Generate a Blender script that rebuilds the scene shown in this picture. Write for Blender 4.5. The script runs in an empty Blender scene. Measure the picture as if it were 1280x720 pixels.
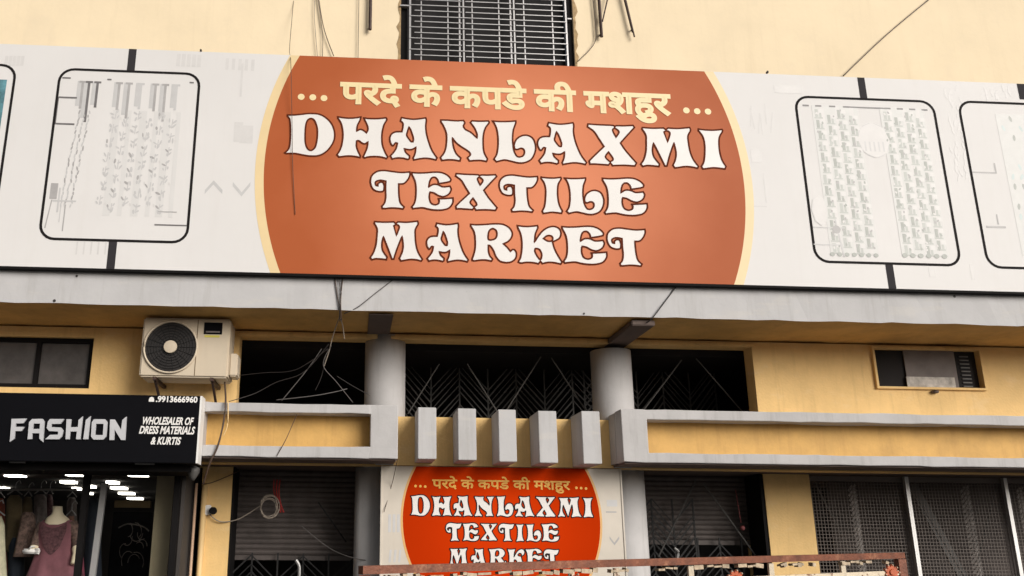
import bpy, bmesh, math, random
from mathutils import Vector, Matrix

# ------------------------------------------------------------------ camera, sky, sun, exposure
sc = bpy.context.scene
COL = sc.collection
EYE = Vector((0.0, -8.0, 1.6))
YAW, PITCH, ROLL = 0.0555934, 0.2661392, 0.0084579
FOC, PX, PY = 1060.99, 499.53, 392.82          # focal length and principal point, in 1280 x 720 pixels

def cam_axes():
    cy, sy, cp, sp, cr, sr = (math.cos(YAW), math.sin(YAW), math.cos(PITCH), math.sin(PITCH), math.cos(ROLL), math.sin(ROLL))
    f = Vector((sy*cp, cy*cp, sp)); r = Vector((cy, -sy, 0)); u = r.cross(f)
    return cr*r + sr*u, -sr*r + cr*u, f
CR, CU, CF = cam_axes()
cam = bpy.data.cameras.new('camera')
cam.sensor_width = 36.0; cam.sensor_fit = 'HORIZONTAL'
cam.lens = FOC/1280*36.0
cam.shift_x = -(PX-640)/1280; cam.shift_y = (PY-360)/1280
cam.clip_start = 0.05; cam.clip_end = 2000
cam_o = bpy.data.objects.new('camera', cam); COL.objects.link(cam_o)
M3 = Matrix((CR, CU, -CF)).transposed()
cam_o.matrix_world = Matrix.Translation(EYE) @ M3.to_4x4()
sc.camera = cam_o

SUN_EL, SUN_AZ = math.radians(22), math.radians(38)     # azimuth measured from straight behind the viewer towards the right
world = bpy.data.worlds.new('World'); sc.world = world; world.use_nodes = True
wn = world.node_tree
bg = wn.nodes['Background']
sky = wn.nodes.new('ShaderNodeTexSky'); sky.sky_type = 'NISHITA'; sky.sun_disc = False
sky.sun_elevation = SUN_EL; sky.air_density = 1.2; sky.dust_density = 5.0
sky.sun_rotation = math.pi - SUN_AZ
hs = wn.nodes.new('ShaderNodeHueSaturation'); hs.inputs['Saturation'].default_value = 0.35   # cloud cover: a nearly grey sky
wn.links.new(sky.outputs[0], hs.inputs['Color']); wn.links.new(hs.outputs[0], bg.inputs['Color'])
bg.inputs['Strength'].default_value = 0.05
sun = bpy.data.lights.new('sun', 'SUN'); sun.energy = 2.2; sun.angle = math.radians(36); sun.color = (1.0, 0.965, 0.92)
sun_o = bpy.data.objects.new('sun', sun); COL.objects.link(sun_o)
sdir = Vector((math.sin(SUN_AZ)*math.cos(SUN_EL), -math.cos(SUN_AZ)*math.cos(SUN_EL), math.sin(SUN_EL)))
sun_o.rotation_euler = sdir.to_track_quat('Z', 'Y').to_euler(); sun_o.location = sdir*40
sc.view_settings.view_transform = 'Standard'; sc.view_settings.look = 'None'
sc.view_settings.exposure = 0.47; sc.view_settings.gamma = 1.0
try: sc.view_settings.use_curve_mapping = False
except Exception: pass
rng = random.Random(7)

# ------------------------------------------------------------------ helpers
def at(px, py, y):
    """world point on the vertical plane y = const seen at a photo pixel"""
    d = CF*FOC + CR*(px-PX) - CU*(py-PY)
    return EYE + d*((y-EYE.y)/d.y)
def at_z(px, py, z):
    d = CF*FOC + CR*(px-PX) - CU*(py-PY)
    return EYE + d*((z-EYE.z)/d.z)
def ax(px, py, y): return at(px, py, y).x
def az(px, py, y): return at(px, py, y).z

ROOT = {}
def empty(name, label, cat, loc, group=None):
    o = bpy.data.objects.new(name, None); COL.objects.link(o); o.location = loc
    o.empty_display_size = 0.1
    o['label'] = label; o['category'] = cat
    if group: o['group'] = group
    ROOT[o] = Vector(loc); return o
def tag(o, label, cat, group=None, kind=None):
    if label: o['label'] = label
    if cat: o['category'] = cat
    if group: o['group'] = group
    if kind: o['kind'] = kind
    return o
def build(name, bm, m, parent=None, smooth=False, label=None, loc=None):
    """link a bmesh built in world coordinates as one mesh object"""
    base = ROOT.get(parent, Vector((0, 0, 0))) if parent else Vector(loc or (0, 0, 0))
    bmesh.ops.translate(bm, verts=bm.verts, vec=-base)
    bmesh.ops.recalc_face_normals(bm, faces=bm.faces)
    me = bpy.data.meshes.new(name); bm.to_mesh(me); bm.free()
    for mm in (m if isinstance(m, (list, tuple)) else [m]): me.materials.append(mm)
    if smooth:
        for p in me.polygons: p.use_smooth = True
    o = bpy.data.objects.new(name, me); COL.objects.link(o)
    if parent: o.parent = parent
    else: o.location = base
    ROOT[o] = base
    if label: o['label'] = label
    return o
def box(bm, x0, x1, y0, y1, z0, z1, bev=0.0):
    if x0 > x1: x0, x1 = x1, x0
    if y0 > y1: y0, y1 = y1, y0
    if z0 > z1: z0, z1 = z1, z0
    r = bmesh.ops.create_cube(bm, size=1.0)
    vs = r['verts']
    for v in vs:
        v.co = Vector(((x0+x1)/2 + v.co.x*(x1-x0), (y0+y1)/2 + v.co.y*(y1-y0), (z0+z1)/2 + v.co.z*(z1-z0)))
    if bev > 0:
        es = {e for v in vs for e in v.link_edges}
        bmesh.ops.bevel(bm, geom=list(es), offset=bev, segments=2, affect='EDGES', clamp_overlap=True)
def quad(bm, pts): return bm.faces.new([bm.verts.new(p) for p in pts])
def tube(bm, pts, r, n=8, caps=True):
    pts = [Vector(p) for p in pts]
    rs = r if isinstance(r, (list, tuple)) else [r]*len(pts)
    rings = []
    for i, p in enumerate(pts):
        d = (pts[min(i+1, len(pts)-1)] - pts[max(i-1, 0)])
        if d.length < 1e-9: d = Vector((0, 0, 1))
        d.normalize()
        a = d.cross(Vector((0, 0, 1)))
        if a.length < 0.05: a = d.cross(Vector((1, 0, 0)))
        a.normalize(); b = d.cross(a)
        rings.append([bm.verts.new(p + (a*math.cos(2*math.pi*k/n) + b*math.sin(2*math.pi*k/n))*rs[i]) for k in range(n)])
    for i in range(len(rings)-1):
        for k in range(n):
            bm.faces.new([rings[i][k], rings[i][(k+1) % n], rings[i+1][(k+1) % n], rings[i+1][k]])
    if caps and n > 2:
        bm.faces.new(rings[0]); bm.faces.new(list(reversed(rings[-1])))
def beam(bm, a, b, w, d):
    """rectangular bar from a to b: w across (in the picture plane), d in depth"""
    a, b = Vector(a), Vector(b); t = (b-a).normalized()
    dep = Vector((0, 1, 0)); dep = (dep - t*dep.dot(t)).normalized(); s = t.cross(dep)
    vs = []
    for p in (a, b):
        for i, j in ((-1, -1), (1, -1), (1, 1), (-1, 1)): vs.append(bm.verts.new(p + s*(i*w/2) + dep*(j*d/2)))
    for f in ((0, 1, 2, 3), (7, 6, 5, 4), (0, 4, 5, 1), (1, 5, 6, 2), (2, 6, 7, 3), (3, 7, 4, 0)): bm.faces.new([vs[k] for k in f])
def spline(pts, n=8):
    pts = [Vector(p) for p in pts]; out = []
    for i in range(len(pts)-1):
        p0, p1, p2, p3 = pts[max(i-1, 0)], pts[i], pts[i+1], pts[min(i+2, len(pts)-1)]
        for k in range(n):
            t = k/n
            out.append(0.5*((2*p1) + (p2-p0)*t + (2*p0-5*p1+4*p2-p3)*t*t + (3*p1-p0-3*p2+p3)*t**3))
    out.append(pts[-1]); return out
def lathe(bm, prof, origin, axis='Z', n=32):
    """prof: (radius, height) list"""
    o = Vector(origin); rings = []
    for r, h in prof:
        ring = []
        for k in range(n):
            a = 2*math.pi*k/n; c, s = r*math.cos(a), r*math.sin(a)
            ring.append(bm.verts.new(o + (Vector((c, s, h)) if axis == 'Z' else Vector((c, h, s)))))
        rings.append(ring)
    for i in range(len(rings)-1):
        for k in range(n): bm.faces.new([rings[i][k], rings[i][(k+1) % n], rings[i+1][(k+1) % n], rings[i+1][k]])
    bm.faces.new(rings[0]); bm.faces.new(rings[-1])
def wall(bm, x0, x1, z0, z1, y0, y1, holes):
    """a slab between y0 and y1 with rectangular holes (x0, x1, z0, z1)"""
    xs = sorted({x0, x1} | {min(max(h[i], x0), x1) for h in holes for i in (0, 1)})
    zs = sorted({z0, z1} | {min(max(h[i], z0), z1) for h in holes for i in (2, 3)})
    def full(i, j):
        if i < 0 or j < 0 or i >= len(xs)-1 or j >= len(zs)-1: return False
        cx, cz = (xs[i]+xs[i+1])/2, (zs[j]+zs[j+1])/2
        return not any(h[0] < cx < h[1] and h[2] < cz < h[3] for h in holes)
    for i in range(len(xs)-1):
        for j in range(len(zs)-1):
            if not full(i, j): continue
            a, b, c, d = xs[i], xs[i+1], zs[j], zs[j+1]
            quad(bm, [(a, y0, c), (b, y0, c), (b, y0, d), (a, y0, d)]); quad(bm, [(a, y1, c), (a, y1, d), (b, y1, d), (b, y1, c)])
            if not full(i-1, j): quad(bm, [(a, y0, c), (a, y0, d), (a, y1, d), (a, y1, c)])
            if not full(i+1, j): quad(bm, [(b, y0, c), (b, y1, c), (b, y1, d), (b, y0, d)])
            if not full(i, j-1): quad(bm, [(a, y0, c), (a, y1, c), (b, y1, c), (b, y0, c)])
            if not full(i, j+1): quad(bm, [(a, y0, d), (b, y0, d), (b, y1, d), (a, y1, d)])
    bmesh.ops.remove_doubles(bm, verts=bm.verts, dist=1e-5)
def BM(): return bmesh.new()
def rough(bm, step, amp, seed=1):
    """cut a long cast piece across and let its edges wander a little"""
    r = random.Random(seed); xs = [v.co.x for v in bm.verts]; x = min(xs)+step
    while x < max(xs)-step*.5:
        bmesh.ops.bisect_plane(bm, geom=bm.verts[:]+bm.edges[:]+bm.faces[:], plane_co=(x, 0, 0), plane_no=(1, 0, 0)); x += step*r.uniform(.6, 1.4)
    for v in bm.verts:
        v.co.z += r.gauss(0, amp); v.co.y += r.gauss(0, amp*.5)


# ------------------------------------------------------------------ materials
def mat(name, col, rough=0.6, metal=0.0, var=0.12, scale=3.0, bump=0.0, bscale=40.0, streak=0.0, streak_col=(0.08, 0.06, 0.05), spec=0.5, patch=None):
    m = bpy.data.materials.new(name); m.use_nodes = True
    nt = m.node_tree; N = nt.nodes; L = nt.links; b = N['Principled BSDF']
    b.inputs['Roughness'].default_value = rough; b.inputs['Metallic'].default_value = metal
    b.inputs['Specular IOR Level'].default_value = spec
    tc = N.new('ShaderNodeNewGeometry')
    out = None
    nz = N.new('ShaderNodeTexNoise'); nz.inputs['Scale'].default_value = scale; nz.inputs['Detail'].default_value = 6; nz.inputs['Roughness'].default_value = 0.65
    L.new(tc.outputs['Position'], nz.inputs['Vector'])
    cr = N.new('ShaderNodeValToRGB')
    cr.color_ramp.elements[0].position = 0.3; cr.color_ramp.elements[1].position = 0.72
    cr.color_ramp.elements[0].color = tuple(max(0, c*(1-var)) for c in col) + (1,)
    cr.color_ramp.elements[1].color = tuple(min(1, c*(1+var*0.7)) for c in col) + (1,)
    L.new(nz.outputs['Fac'], cr.inputs['Fac']); out = cr.outputs['Color']
    def mixin(out, fac, color):
        mx = N.new('ShaderNodeMix'); mx.data_type = 'RGBA'
        L.new(fac, mx.inputs['Factor']); L.new(out, mx.inputs['A']); mx.inputs['B'].default_value = tuple(color) + (1,)
        return mx.outputs['Result']
    def ramp_fac(vec_scale, lo, hi, amt, sc_=1.0):
        mp = N.new('ShaderNodeMapping'); mp.inputs['Scale'].default_value = vec_scale
        L.new(tc.outputs['Position'], mp.inputs['Vector'])
        n2 = N.new('ShaderNodeTexNoise'); n2.inputs['Scale'].default_value = sc_; n2.inputs['Detail'].default_value = 5; n2.inputs['Roughness'].default_value = 0.7
        L.new(mp.outputs[0], n2.inputs['Vector'])
        mr = N.new('ShaderNodeMapRange'); mr.inputs['From Min'].default_value = lo; mr.inputs['From Max'].default_value = hi; mr.inputs['To Max'].default_value = amt
        L.new(n2.outputs['Fac'], mr.inputs['Value']); return mr.outputs['Result']
    if streak > 0:
        out = mixin(out, ramp_fac((9, 9, 0.7), 0.52, 0.8, streak), streak_col)
        out = mixin(out, ramp_fac((22, 22, 26), 0.66, 0.74, streak*0.9), streak_col)
    if patch:
        for (vs, lo, hi, amt, c) in patch: out = mixin(out, ramp_fac(vs, lo, hi, amt), c)
    L.new(out, b.inputs['Base Color'])
    if bump > 0:
        n3 = N.new('ShaderNodeTexNoise'); n3.inputs['Scale'].default_value = bscale; n3.inputs['Detail'].default_value = 8
        L.new(tc.outputs['Position'], n3.inputs['Vector'])
        bp = N.new('ShaderNodeBump'); bp.inputs['Strength'].default_value = bump; bp.inputs['Distance'].default_value = 0.01
        L.new(n3.outputs['Fac'], bp.inputs['Height']); L.new(bp.outputs[0], b.inputs['Normal'])
    return m
def emit(name, col, s):
    m = bpy.data.materials.new(name); m.use_nodes = True; b = m.node_tree.nodes['Principled BSDF']
    b.inputs['Base Color'].default_value = (.8, .8, .8, 1); b.inputs['Emission Color'].default_value = col + (1,); b.inputs['Emission Strength'].default_value = s
    return m
def glass(name, tint=(1, 1, 1), refl=0.5):
    m = bpy.data.materials.new(name); m.use_nodes = True; nt = m.node_tree; N = nt.nodes; L = nt.links
    N.remove(N['Principled BSDF']); o = N['Material Output']
    t = N.new('ShaderNodeBsdfTransparent'); t.inputs[0].default_value = tint + (1,)
    g = N.new('ShaderNodeBsdfGlossy'); g.inputs['Roughness'].default_value = 0.03
    fr = N.new('ShaderNodeFresnel'); fr.inputs['IOR'].default_value = 1.45
    ml = N.new('ShaderNodeMath'); ml.operation = 'MULTIPLY'; ml.inputs[1].default_value = refl
    mx = N.new('ShaderNodeMixShader'); L.new(fr.outputs[0], ml.inputs[0]); L.new(ml.outputs[0], mx.inputs[0]); L.new(t.outputs[0], mx.inputs[1]); L.new(g.outputs[0], mx.inputs[2]); L.new(mx.outputs[0], o.inputs[0])
    return m
def radial(name, c_in, c_out, ctr, r0, r1, rough, spec=0.5):
    """printed radial gradient about a point of the sign"""
    m = bpy.data.materials.new(name); m.use_nodes = True; nt = m.node_tree; N = nt.nodes; L = nt.links; b = N['Principled BSDF']
    b.inputs['Roughness'].default_value = rough; b.inputs['Specular IOR Level'].default_value = spec
    g = N.new('ShaderNodeNewGeometry'); s = N.new('ShaderNodeVectorMath'); s.operation = 'DISTANCE'; s.inputs[1].default_value = ctr
    L.new(g.outputs['Position'], s.inputs[0])
    mr = N.new('ShaderNodeMapRange'); mr.interpolation_type = 'SMOOTHSTEP'; mr.inputs['From Min'].default_value = r0; mr.inputs['From Max'].default_value = r1; L.new(s.outputs['Value'], mr.inputs['Value'])
    nz = N.new('ShaderNodeTexNoise'); nz.inputs['Scale'].default_value = 1.3; nz.inputs['Detail'].default_value = 5; L.new(g.outputs['Position'], nz.inputs['Vector'])
    ad = N.new('ShaderNodeMath'); ad.operation = 'MULTIPLY_ADD'; ad.inputs[1].default_value = 0.5; ad.inputs[2].default_value = -0.25; L.new(nz.outputs['Fac'], ad.inputs[0])
    a2 = N.new('ShaderNodeMath'); a2.operation = 'ADD'; a2.use_clamp = True; L.new(ad.outputs[0], a2.inputs[0]); L.new(mr.outputs[0], a2.inputs[1])
    mx = N.new('ShaderNodeMix'); mx.data_type = 'RGBA'; mx.inputs['A'].default_value = c_in + (1,); mx.inputs['B'].default_value = c_out + (1,)
    L.new(a2.outputs[0], mx.inputs['Factor']); L.new(mx.outputs['Result'], b.inputs['Base Color'])
    return m

M_upper = mat('upper_plaster', (0.84, 0.695, 0.48), 0.85, var=0.07, scale=1.1, bump=0.12, bscale=22, streak=0.16, streak_col=(0.50, 0.38, 0.22), patch=[((1.1, 1.1, 0.9), 0.55, 0.62, 0.22, (0.72, 0.60, 0.43))])
M_yellow = mat('yellow_plaster', (0.78, 0.52, 0.215), 0.8, var=0.14, scale=2.2, bump=0.3, bscale=45, streak=0.34, streak_col=(0.25, 0.13, 0.04), patch=[((2.2, 2.2, 5), 0.55, 0.64, 0.25, (0.80, 0.60, 0.34)), ((40, 40, 46), 0.72, 0.76, 0.7, (0.16, 0.09, 0.04))])
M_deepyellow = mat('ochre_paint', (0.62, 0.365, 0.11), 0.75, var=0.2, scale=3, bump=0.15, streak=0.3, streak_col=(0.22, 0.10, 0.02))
M_grey = mat('grey_paint', (0.47, 0.455, 0.45), 0.75, var=0.09, scale=3.5, bump=0.16, bscale=22, streak=0.5, streak_col=(0.2, 0.18, 0.165), patch=[((30, 30, 30), 0.7, 0.74, 0.7, (0.12, 0.10, 0.09))])
M_ledge = mat('pale_ledge_paint', (0.50, 0.49, 0.49), 0.8, var=0.07, scale=2.5, bump=0.16, bscale=18, streak=0.4, streak_col=(0.26, 0.24, 0.21), patch=[((1.5, 1.5, 6), 0.56, 0.64, 0.25, (0.60, 0.56, 0.50)), ((35, 35, 35), 0.72, 0.76, 0.6, (0.12, 0.10, 0.09))])
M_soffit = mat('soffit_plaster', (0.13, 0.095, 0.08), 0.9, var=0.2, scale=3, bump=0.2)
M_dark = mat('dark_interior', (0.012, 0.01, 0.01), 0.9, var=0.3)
M_shutter = mat('shutter_steel', (0.105, 0.087, 0.08), 0.6, 0.3, var=0.35, scale=4, streak=0.3, streak_col=(0.05, 0.035, 0.03))
M_gate = mat('gate_steel', (0.0085, 0.008, 0.008), 0.7, 0.1, var=0.3)
M_brace = mat('brace_steel', (0.09, 0.085, 0.08), 0.6, 0.2, var=0.2)
M_alu = mat('aluminium', (0.52, 0.51, 0.5), 0.45, 0.6, var=0.1)
M_wire = mat('mesh_wire', (0.13, 0.108, 0.095), 0.6, 0.3, var=0.2)
M_flex = mat('sign_vinyl', (0.71, 0.69, 0.675), 0.5, var=0.035, scale=0.8, bump=0.5, bscale=1.6, spec=0.2, streak=0.08, streak_col=(0.5, 0.45, 0.38))
M_flex_old = mat('lower_sign_vinyl', (0.60, 0.54, 0.46), 0.5, var=0.08, scale=3, streak=0.12, streak_col=(0.4, 0.32, 0.2))
M_letter = mat('white_letter_ink', (0.76, 0.73, 0.70), 0.5, var=0.03)
M_hindi = mat('cream_letter_ink', (0.82, 0.67, 0.37), 0.5, var=0.04)
M_hindi_l = mat('amber_letter_ink', (0.78, 0.42, 0.06), 0.5, var=0.06)
M_rim = mat('cream_rim_ink', (0.78, 0.60, 0.33), 0.5, var=0.05)
M_rim_l = mat('peach_rim_ink', (0.70, 0.40, 0.14), 0.5, var=0.05)
M_outline = mat('brown_outline_ink', (0.11, 0.024, 0.01), 0.7, var=0.1, spec=0.05)
M_ink = mat('black_ink', (0.018, 0.016, 0.016), 0.7, var=0.1, spec=0.05)
M_bar = mat('charcoal_ink', (0.04, 0.037, 0.04), 0.7, var=0.1, spec=0.05)
M_g1 = mat('pale_grey_print', (0.55, 0.54, 0.535), 0.5, var=0.06, scale=12)
M_g2 = mat('mid_grey_print', (0.40, 0.385, 0.38), 0.5, var=0.12, scale=12)
M_g3 = mat('dark_grey_print', (0.16, 0.15, 0.15), 0.5, var=0.12, scale=12)
M_g4 = mat('ghost_print', (0.645, 0.625, 0.61), 0.5, var=0.05, scale=9)
M_gr1 = mat('pale_sage_print', (0.61, 0.605, 0.585), 0.5, var=0.05, scale=14)
M_gr2 = mat('sage_print', (0.36, 0.375, 0.345), 0.5, var=0.12, scale=18)
M_teal = mat('teal_print', (0.10, 0.24, 0.28), 0.5, var=0.7, scale=7)
M_tealpale = mat('pale_teal_print', (0.52, 0.60, 0.59), 0.5, var=0.1, scale=6)
M_black = mat('black_sign_vinyl', (0.0045, 0.0045, 0.006), 0.6, var=0.1, spec=0.06)
M_blackframe = mat('black_frame', (0.009, 0.008, 0.008), 0.75, var=0.2, spec=0.1)
M_silver = mat('silver_letter', (0.55, 0.55, 0.57), 0.4, 0.1, var=0.08, scale=8)
M_white = mat('white_paint', (0.78, 0.76, 0.73), 0.5, var=0.04)
M_ac = mat('ac_casing_paint', (0.58, 0.49, 0.37), 0.5, var=0.06, scale=4, streak=0.15, streak_col=(0.35, 0.25, 0.14))
M_acdark = mat('ac_grille', (0.014, 0.011, 0.01), 0.5, var=0.2)
M_pane = mat('dusty_pane', (0.09, 0.08, 0.075), 0.25, var=0.3, scale=5)
M_paneg = mat('grey_glass_pane', (0.19, 0.165, 0.155), 0.6, var=0.2, scale=6, spec=0.1)
M_steel = mat('bright_steel', (0.45, 0.435, 0.43), 0.35, 0.7, var=0.1)
M_rust = mat('rusty_red_paint', (0.19, 0.06, 0.028), 0.6, 0.1, var=0.45, scale=14, bump=0.3, bscale=80, patch=[((7, 7, 7), 0.56, 0.72, 0.6, (0.42, 0.22, 0.12)), ((26, 26, 26), 0.62, 0.7, 0.8, (0.09, 0.03, 0.015))])
M_creampaint = mat('peeling_cream_paint', (0.66, 0.56, 0.42), 0.6, var=0.15, scale=12, bump=0.3, bscale=80, patch=[((18, 18, 18), 0.58, 0.64, 0.9, (0.16, 0.06, 0.03))])
M_orange = mat('orange_red_paint', (0.55, 0.10, 0.02), 0.5, var=0.25, scale=20)
M_darkmetal = mat('dark_iron', (0.05, 0.025, 0.018), 0.6, 0.2, var=0.4, scale=10)
M_cable = mat('brown_cable', (0.075, 0.045, 0.03), 0.6, var=0.2)
M_cabledark = mat('dark_cable', (0.03, 0.024, 0.022), 0.6, var=0.2)
M_cablepale = mat('pale_cable', (0.27, 0.225, 0.18), 0.6, var=0.15)
M_cablegrey = mat('grey_cable', (0.10, 0.09, 0.085), 0.55, var=0.2)
M_pipe = mat('cream_pipe', (0.70, 0.48, 0.22), 0.55, var=0.1)
M_pipepink = mat('tan_pipe', (0.50, 0.33, 0.22), 0.55, var=0.1)
M_red = mat('red_cloth', (0.25, 0.014, 0.01), 0.8, var=0.3, scale=20)
M_skin = mat('mannequin_cream', (0.78, 0.68, 0.48), 0.5, var=0.04)
M_mauve = mat('mauve_fabric', (0.21, 0.08, 0.095), 0.85, var=0.3, scale=7)
M_wine = mat('wine_embroidery', (0.10, 0.04, 0.045), 0.85, var=0.7, scale=45)
M_tan = mat('tan_fabric', (0.25, 0.13, 0.09), 0.85, var=0.2, scale=8)
M_olive = mat('olive_fabric', (0.13, 0.095, 0.045), 0.85, var=0.3, scale=10)
M_brownp = mat('brown_print_fabric', (0.15, 0.095, 0.075), 0.85, var=0.8, scale=28)
M_creamf = mat('cream_fabric', (0.55, 0.52, 0.36), 0.85, var=0.2, scale=18)
M_navy = mat('navy_fabric', (0.008, 0.013, 0.022), 0.85, var=0.3, scale=6)
M_rose = mat('rose_fabric', (0.45, 0.10, 0.16), 0.85, var=0.15)
M_greyf = mat('grey_fabric', (0.20, 0.17, 0.16), 0.85, var=0.4, scale=20)
M_shopwall = mat('shop_wall', (0.045, 0.038, 0.034), 0.8, var=0.15)
M_shopceil = mat('shop_ceiling', (0.05, 0.042, 0.04), 0.8, var=0.1)
M_beige = mat('beige_soffit', (0.40, 0.28, 0.14), 0.8, var=0.1)
M_sand = mat('olive_panel', (0.34, 0.29, 0.18), 0.6, var=0.15)
M_light = emit('lit_panel', (1.0, 0.95, 0.82), 5.0)
M_glass = glass('shop_glass', refl=0.10)
M_asphalt = mat('asphalt', (0.055, 0.052, 0.05), 0.9, var=0.3, scale=5, bump=0.4, bscale=90)
M_pave = mat('paving', (0.10, 0.09, 0.08), 0.85, var=0.2, scale=4, bump=0.3)
M_yellowtag = mat('yellow_sticker', (0.62, 0.55, 0.10), 0.5, var=0.05)

# ------------------------------------------------------------------ ground
bm = BM(); box(bm, -60, 60, -70, 40, -0.3, 0.0)
tag(build('street', bm, M_asphalt), None, None, kind='structure')
bm = BM(); box(bm, -12, 16, -1.6, 3.0, 0.004, 0.13, 0.01)
tag(build('pavement', bm, M_pave), None, None, kind='structure')

# ------------------------------------------------------------------ building
XL, XR = -9.0, 12.5                      # ends of the building, beyond the frame
YB, YL, YS = -0.39, -0.78, -0.84         # fronts of balconies, ledge, large sign
YG = 0.62                                # recessed ground floor plane
z_lt = az(640, 343, YL); z_lb = az(640, 392.5, YL)       # ledge top and bottom
z_bt = az(640, 509, YB); z_bb = az(640, 575.6, YB)       # balcony top and bottom
bld = empty('commercial_building', 'cream and ochre shop building with grey concrete ledge and balconies', 'building', (0, 0.1, 0))

# upper wall with the barred window's opening
wx0, wx1 = ax(501, 40, 0), ax(717, 40, 0); wz0 = az(610, 100, 0); wz1 = wz0 + 1.75
bm = BM(); wall(bm, XL, XR, z_lt-0.02, 9.5, 0.0, 0.22, [(wx0, wx1, wz0, wz1)])
build('upper_wall', bm, M_upper, bld)
# ledge
bm = BM(); box(bm, XL, XR, YL, 0.30, z_lb, z_lt); rough(bm, 0.16, 0.0035, 2)
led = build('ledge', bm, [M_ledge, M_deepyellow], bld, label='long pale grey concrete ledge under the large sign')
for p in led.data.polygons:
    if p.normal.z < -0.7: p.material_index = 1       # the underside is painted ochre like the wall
# first floor wall
def hole(l, t, r, b, y):
    return (ax(l, (t+b)/2, y), ax(r, (t+b)/2, y), az((l+r)/2, b, y), az((l+r)/2, t, y))
H_lw = hole(-70, 420, 114.5, 484, 0)
z_open = az(620, 426.5, 0); zpt = az(640, 523, 0)
H_o = (ax(297, 470, 0), ax(943.5, 472, 0), zpt, z_open)
GATES = ((H_o[0], ax(480, 470, .42)), (ax(482, 470, .42), ax(764, 470, .42)), (ax(766, 470, .42), H_o[1]))
H_v = hole(1094, 437.5, 1225, 484.5, 0)
z_pb = az(640, 583.5, 0)
bm = BM(); wall(bm, XL, XR, z_pb, z_lb-0.016, 0.0, 0.18, [H_lw, H_o, H_v])
build('facade_wall', bm, M_yellow, bld)
# thin cornice line above openings
for l, r in ((297, 458), (488, 759), (788, 943.5)):
    bm = BM(); box(bm, ax(l, 428, -.018), ax(r, 428, -.018), -0.018, 0.05, z_open-0.002, z_open+0.03, 0.006)
    build('lintel_trim', bm, M_yellow, bld)
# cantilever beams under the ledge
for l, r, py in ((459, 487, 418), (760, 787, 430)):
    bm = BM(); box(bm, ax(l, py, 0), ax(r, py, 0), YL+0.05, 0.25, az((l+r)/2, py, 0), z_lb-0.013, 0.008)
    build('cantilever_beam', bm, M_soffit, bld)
# round columns
colx = []
for (l, r, py) in ((455.5, 507, 470), (740, 790, 480)):
    x0, x1 = ax(l, py, 0.18), ax(r, py, 0.18); c, rad = (x0+x1)/2, (x1-x0)/2*0.985; colx.append((c, rad))
    bm = BM(); lathe(bm, [(rad, z_pb+0.001), (rad, az(480, 418.5 if l < 600 else 430, 0)+0.01)], (c, 0.18, 0), n=40)
    build('column', bm, M_grey, bld, smooth=False)
for i, (l, r, py) in enumerate(((443, 497, 640), (752, 806.5, 640))):
    x0, x1 = ax(l, py, 0.45), ax(r, py, 0.45); c, rad = (x0+x1)/2, (x1-x0)/2
    bm = BM(); lathe(bm, [(rad, 0.13), (rad, z_bb-0.01)], (c, 0.45, 0), n=40)
    build('column', bm, M_grey, bld)
for o in list(bpy.data.objects):
    if o.name.startswith('column'):
        for p in o.data.polygons: p.use_smooth = len(p.vertices) == 4

# balconies: plate with a long recess, ochre panel inside, body behind
def balcony(x0, x1, hx0, hx1, hz0, hz1):
    bm = BM(); wall(bm, x0, x1, z_bb, z_bt, YB, YB+0.20, [(hx0, hx1, hz0, hz1)]); rough(bm, 0.2, 0.0025, 5)
    b = build('balcony', bm, M_grey, bld)
    be = b.modifiers.new('bevel', 'BEVEL'); be.width = 0.007; be.segments = 2; be.limit_method = 'ANGLE'
    bm = BM(); box(bm, x0+0.001, x1-0.001, YB+0.206, -0.002, z_bb+0.008, z_bt-0.008)
    build('parapet_body', bm, M_grey, b)
    bm = BM(); box(bm, hx0-0.01, hx1+0.01, YB+0.185, YB+0.199, hz0-0.01, hz1+0.01)
    build('recess_panel', bm, M_deepyellow, b)
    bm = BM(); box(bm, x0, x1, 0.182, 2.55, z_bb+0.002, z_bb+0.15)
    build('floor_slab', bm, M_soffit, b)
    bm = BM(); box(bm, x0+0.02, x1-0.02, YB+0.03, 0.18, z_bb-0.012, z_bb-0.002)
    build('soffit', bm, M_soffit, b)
xbl = ax(497.5, 540, YB); xbr = ax(777.5, 540, YB)
balcony(XL, xbl, ax(254, 536, YB), ax(463, 536, YB), az(360, 557.5, YB), az(360, 515.5, YB))
balcony(xbr, XR, ax(810, 545, YB), XR-0.2, az(900, 567, YB), az(900, 525.7, YB))
# central parapet strip with five upright fins
for i, (l, r, t, b) in enumerate(((522.5, 545.5, 509.3, 573.6), (572.6, 595.4, 510.6, 575), (623.5, 645.5, 512, 577), (673.6, 696.5, 513.7, 578.4), (728, 751, 514, 579.6))):
    bm = BM()
    xa, xb = ax(l, (t+b)/2, YB), ax(r, (t+b)/2, YB)
    box(bm, xa, xb, YB, -0.002, az((l+r)/2, b, YB), az((l+r)/2, t, YB), 0.004)
    build('fin', bm, M_ledge, bld)
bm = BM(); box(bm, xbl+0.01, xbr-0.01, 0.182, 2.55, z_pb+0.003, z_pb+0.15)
build('floor_slab', bm, M_soffit, bld)
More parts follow.
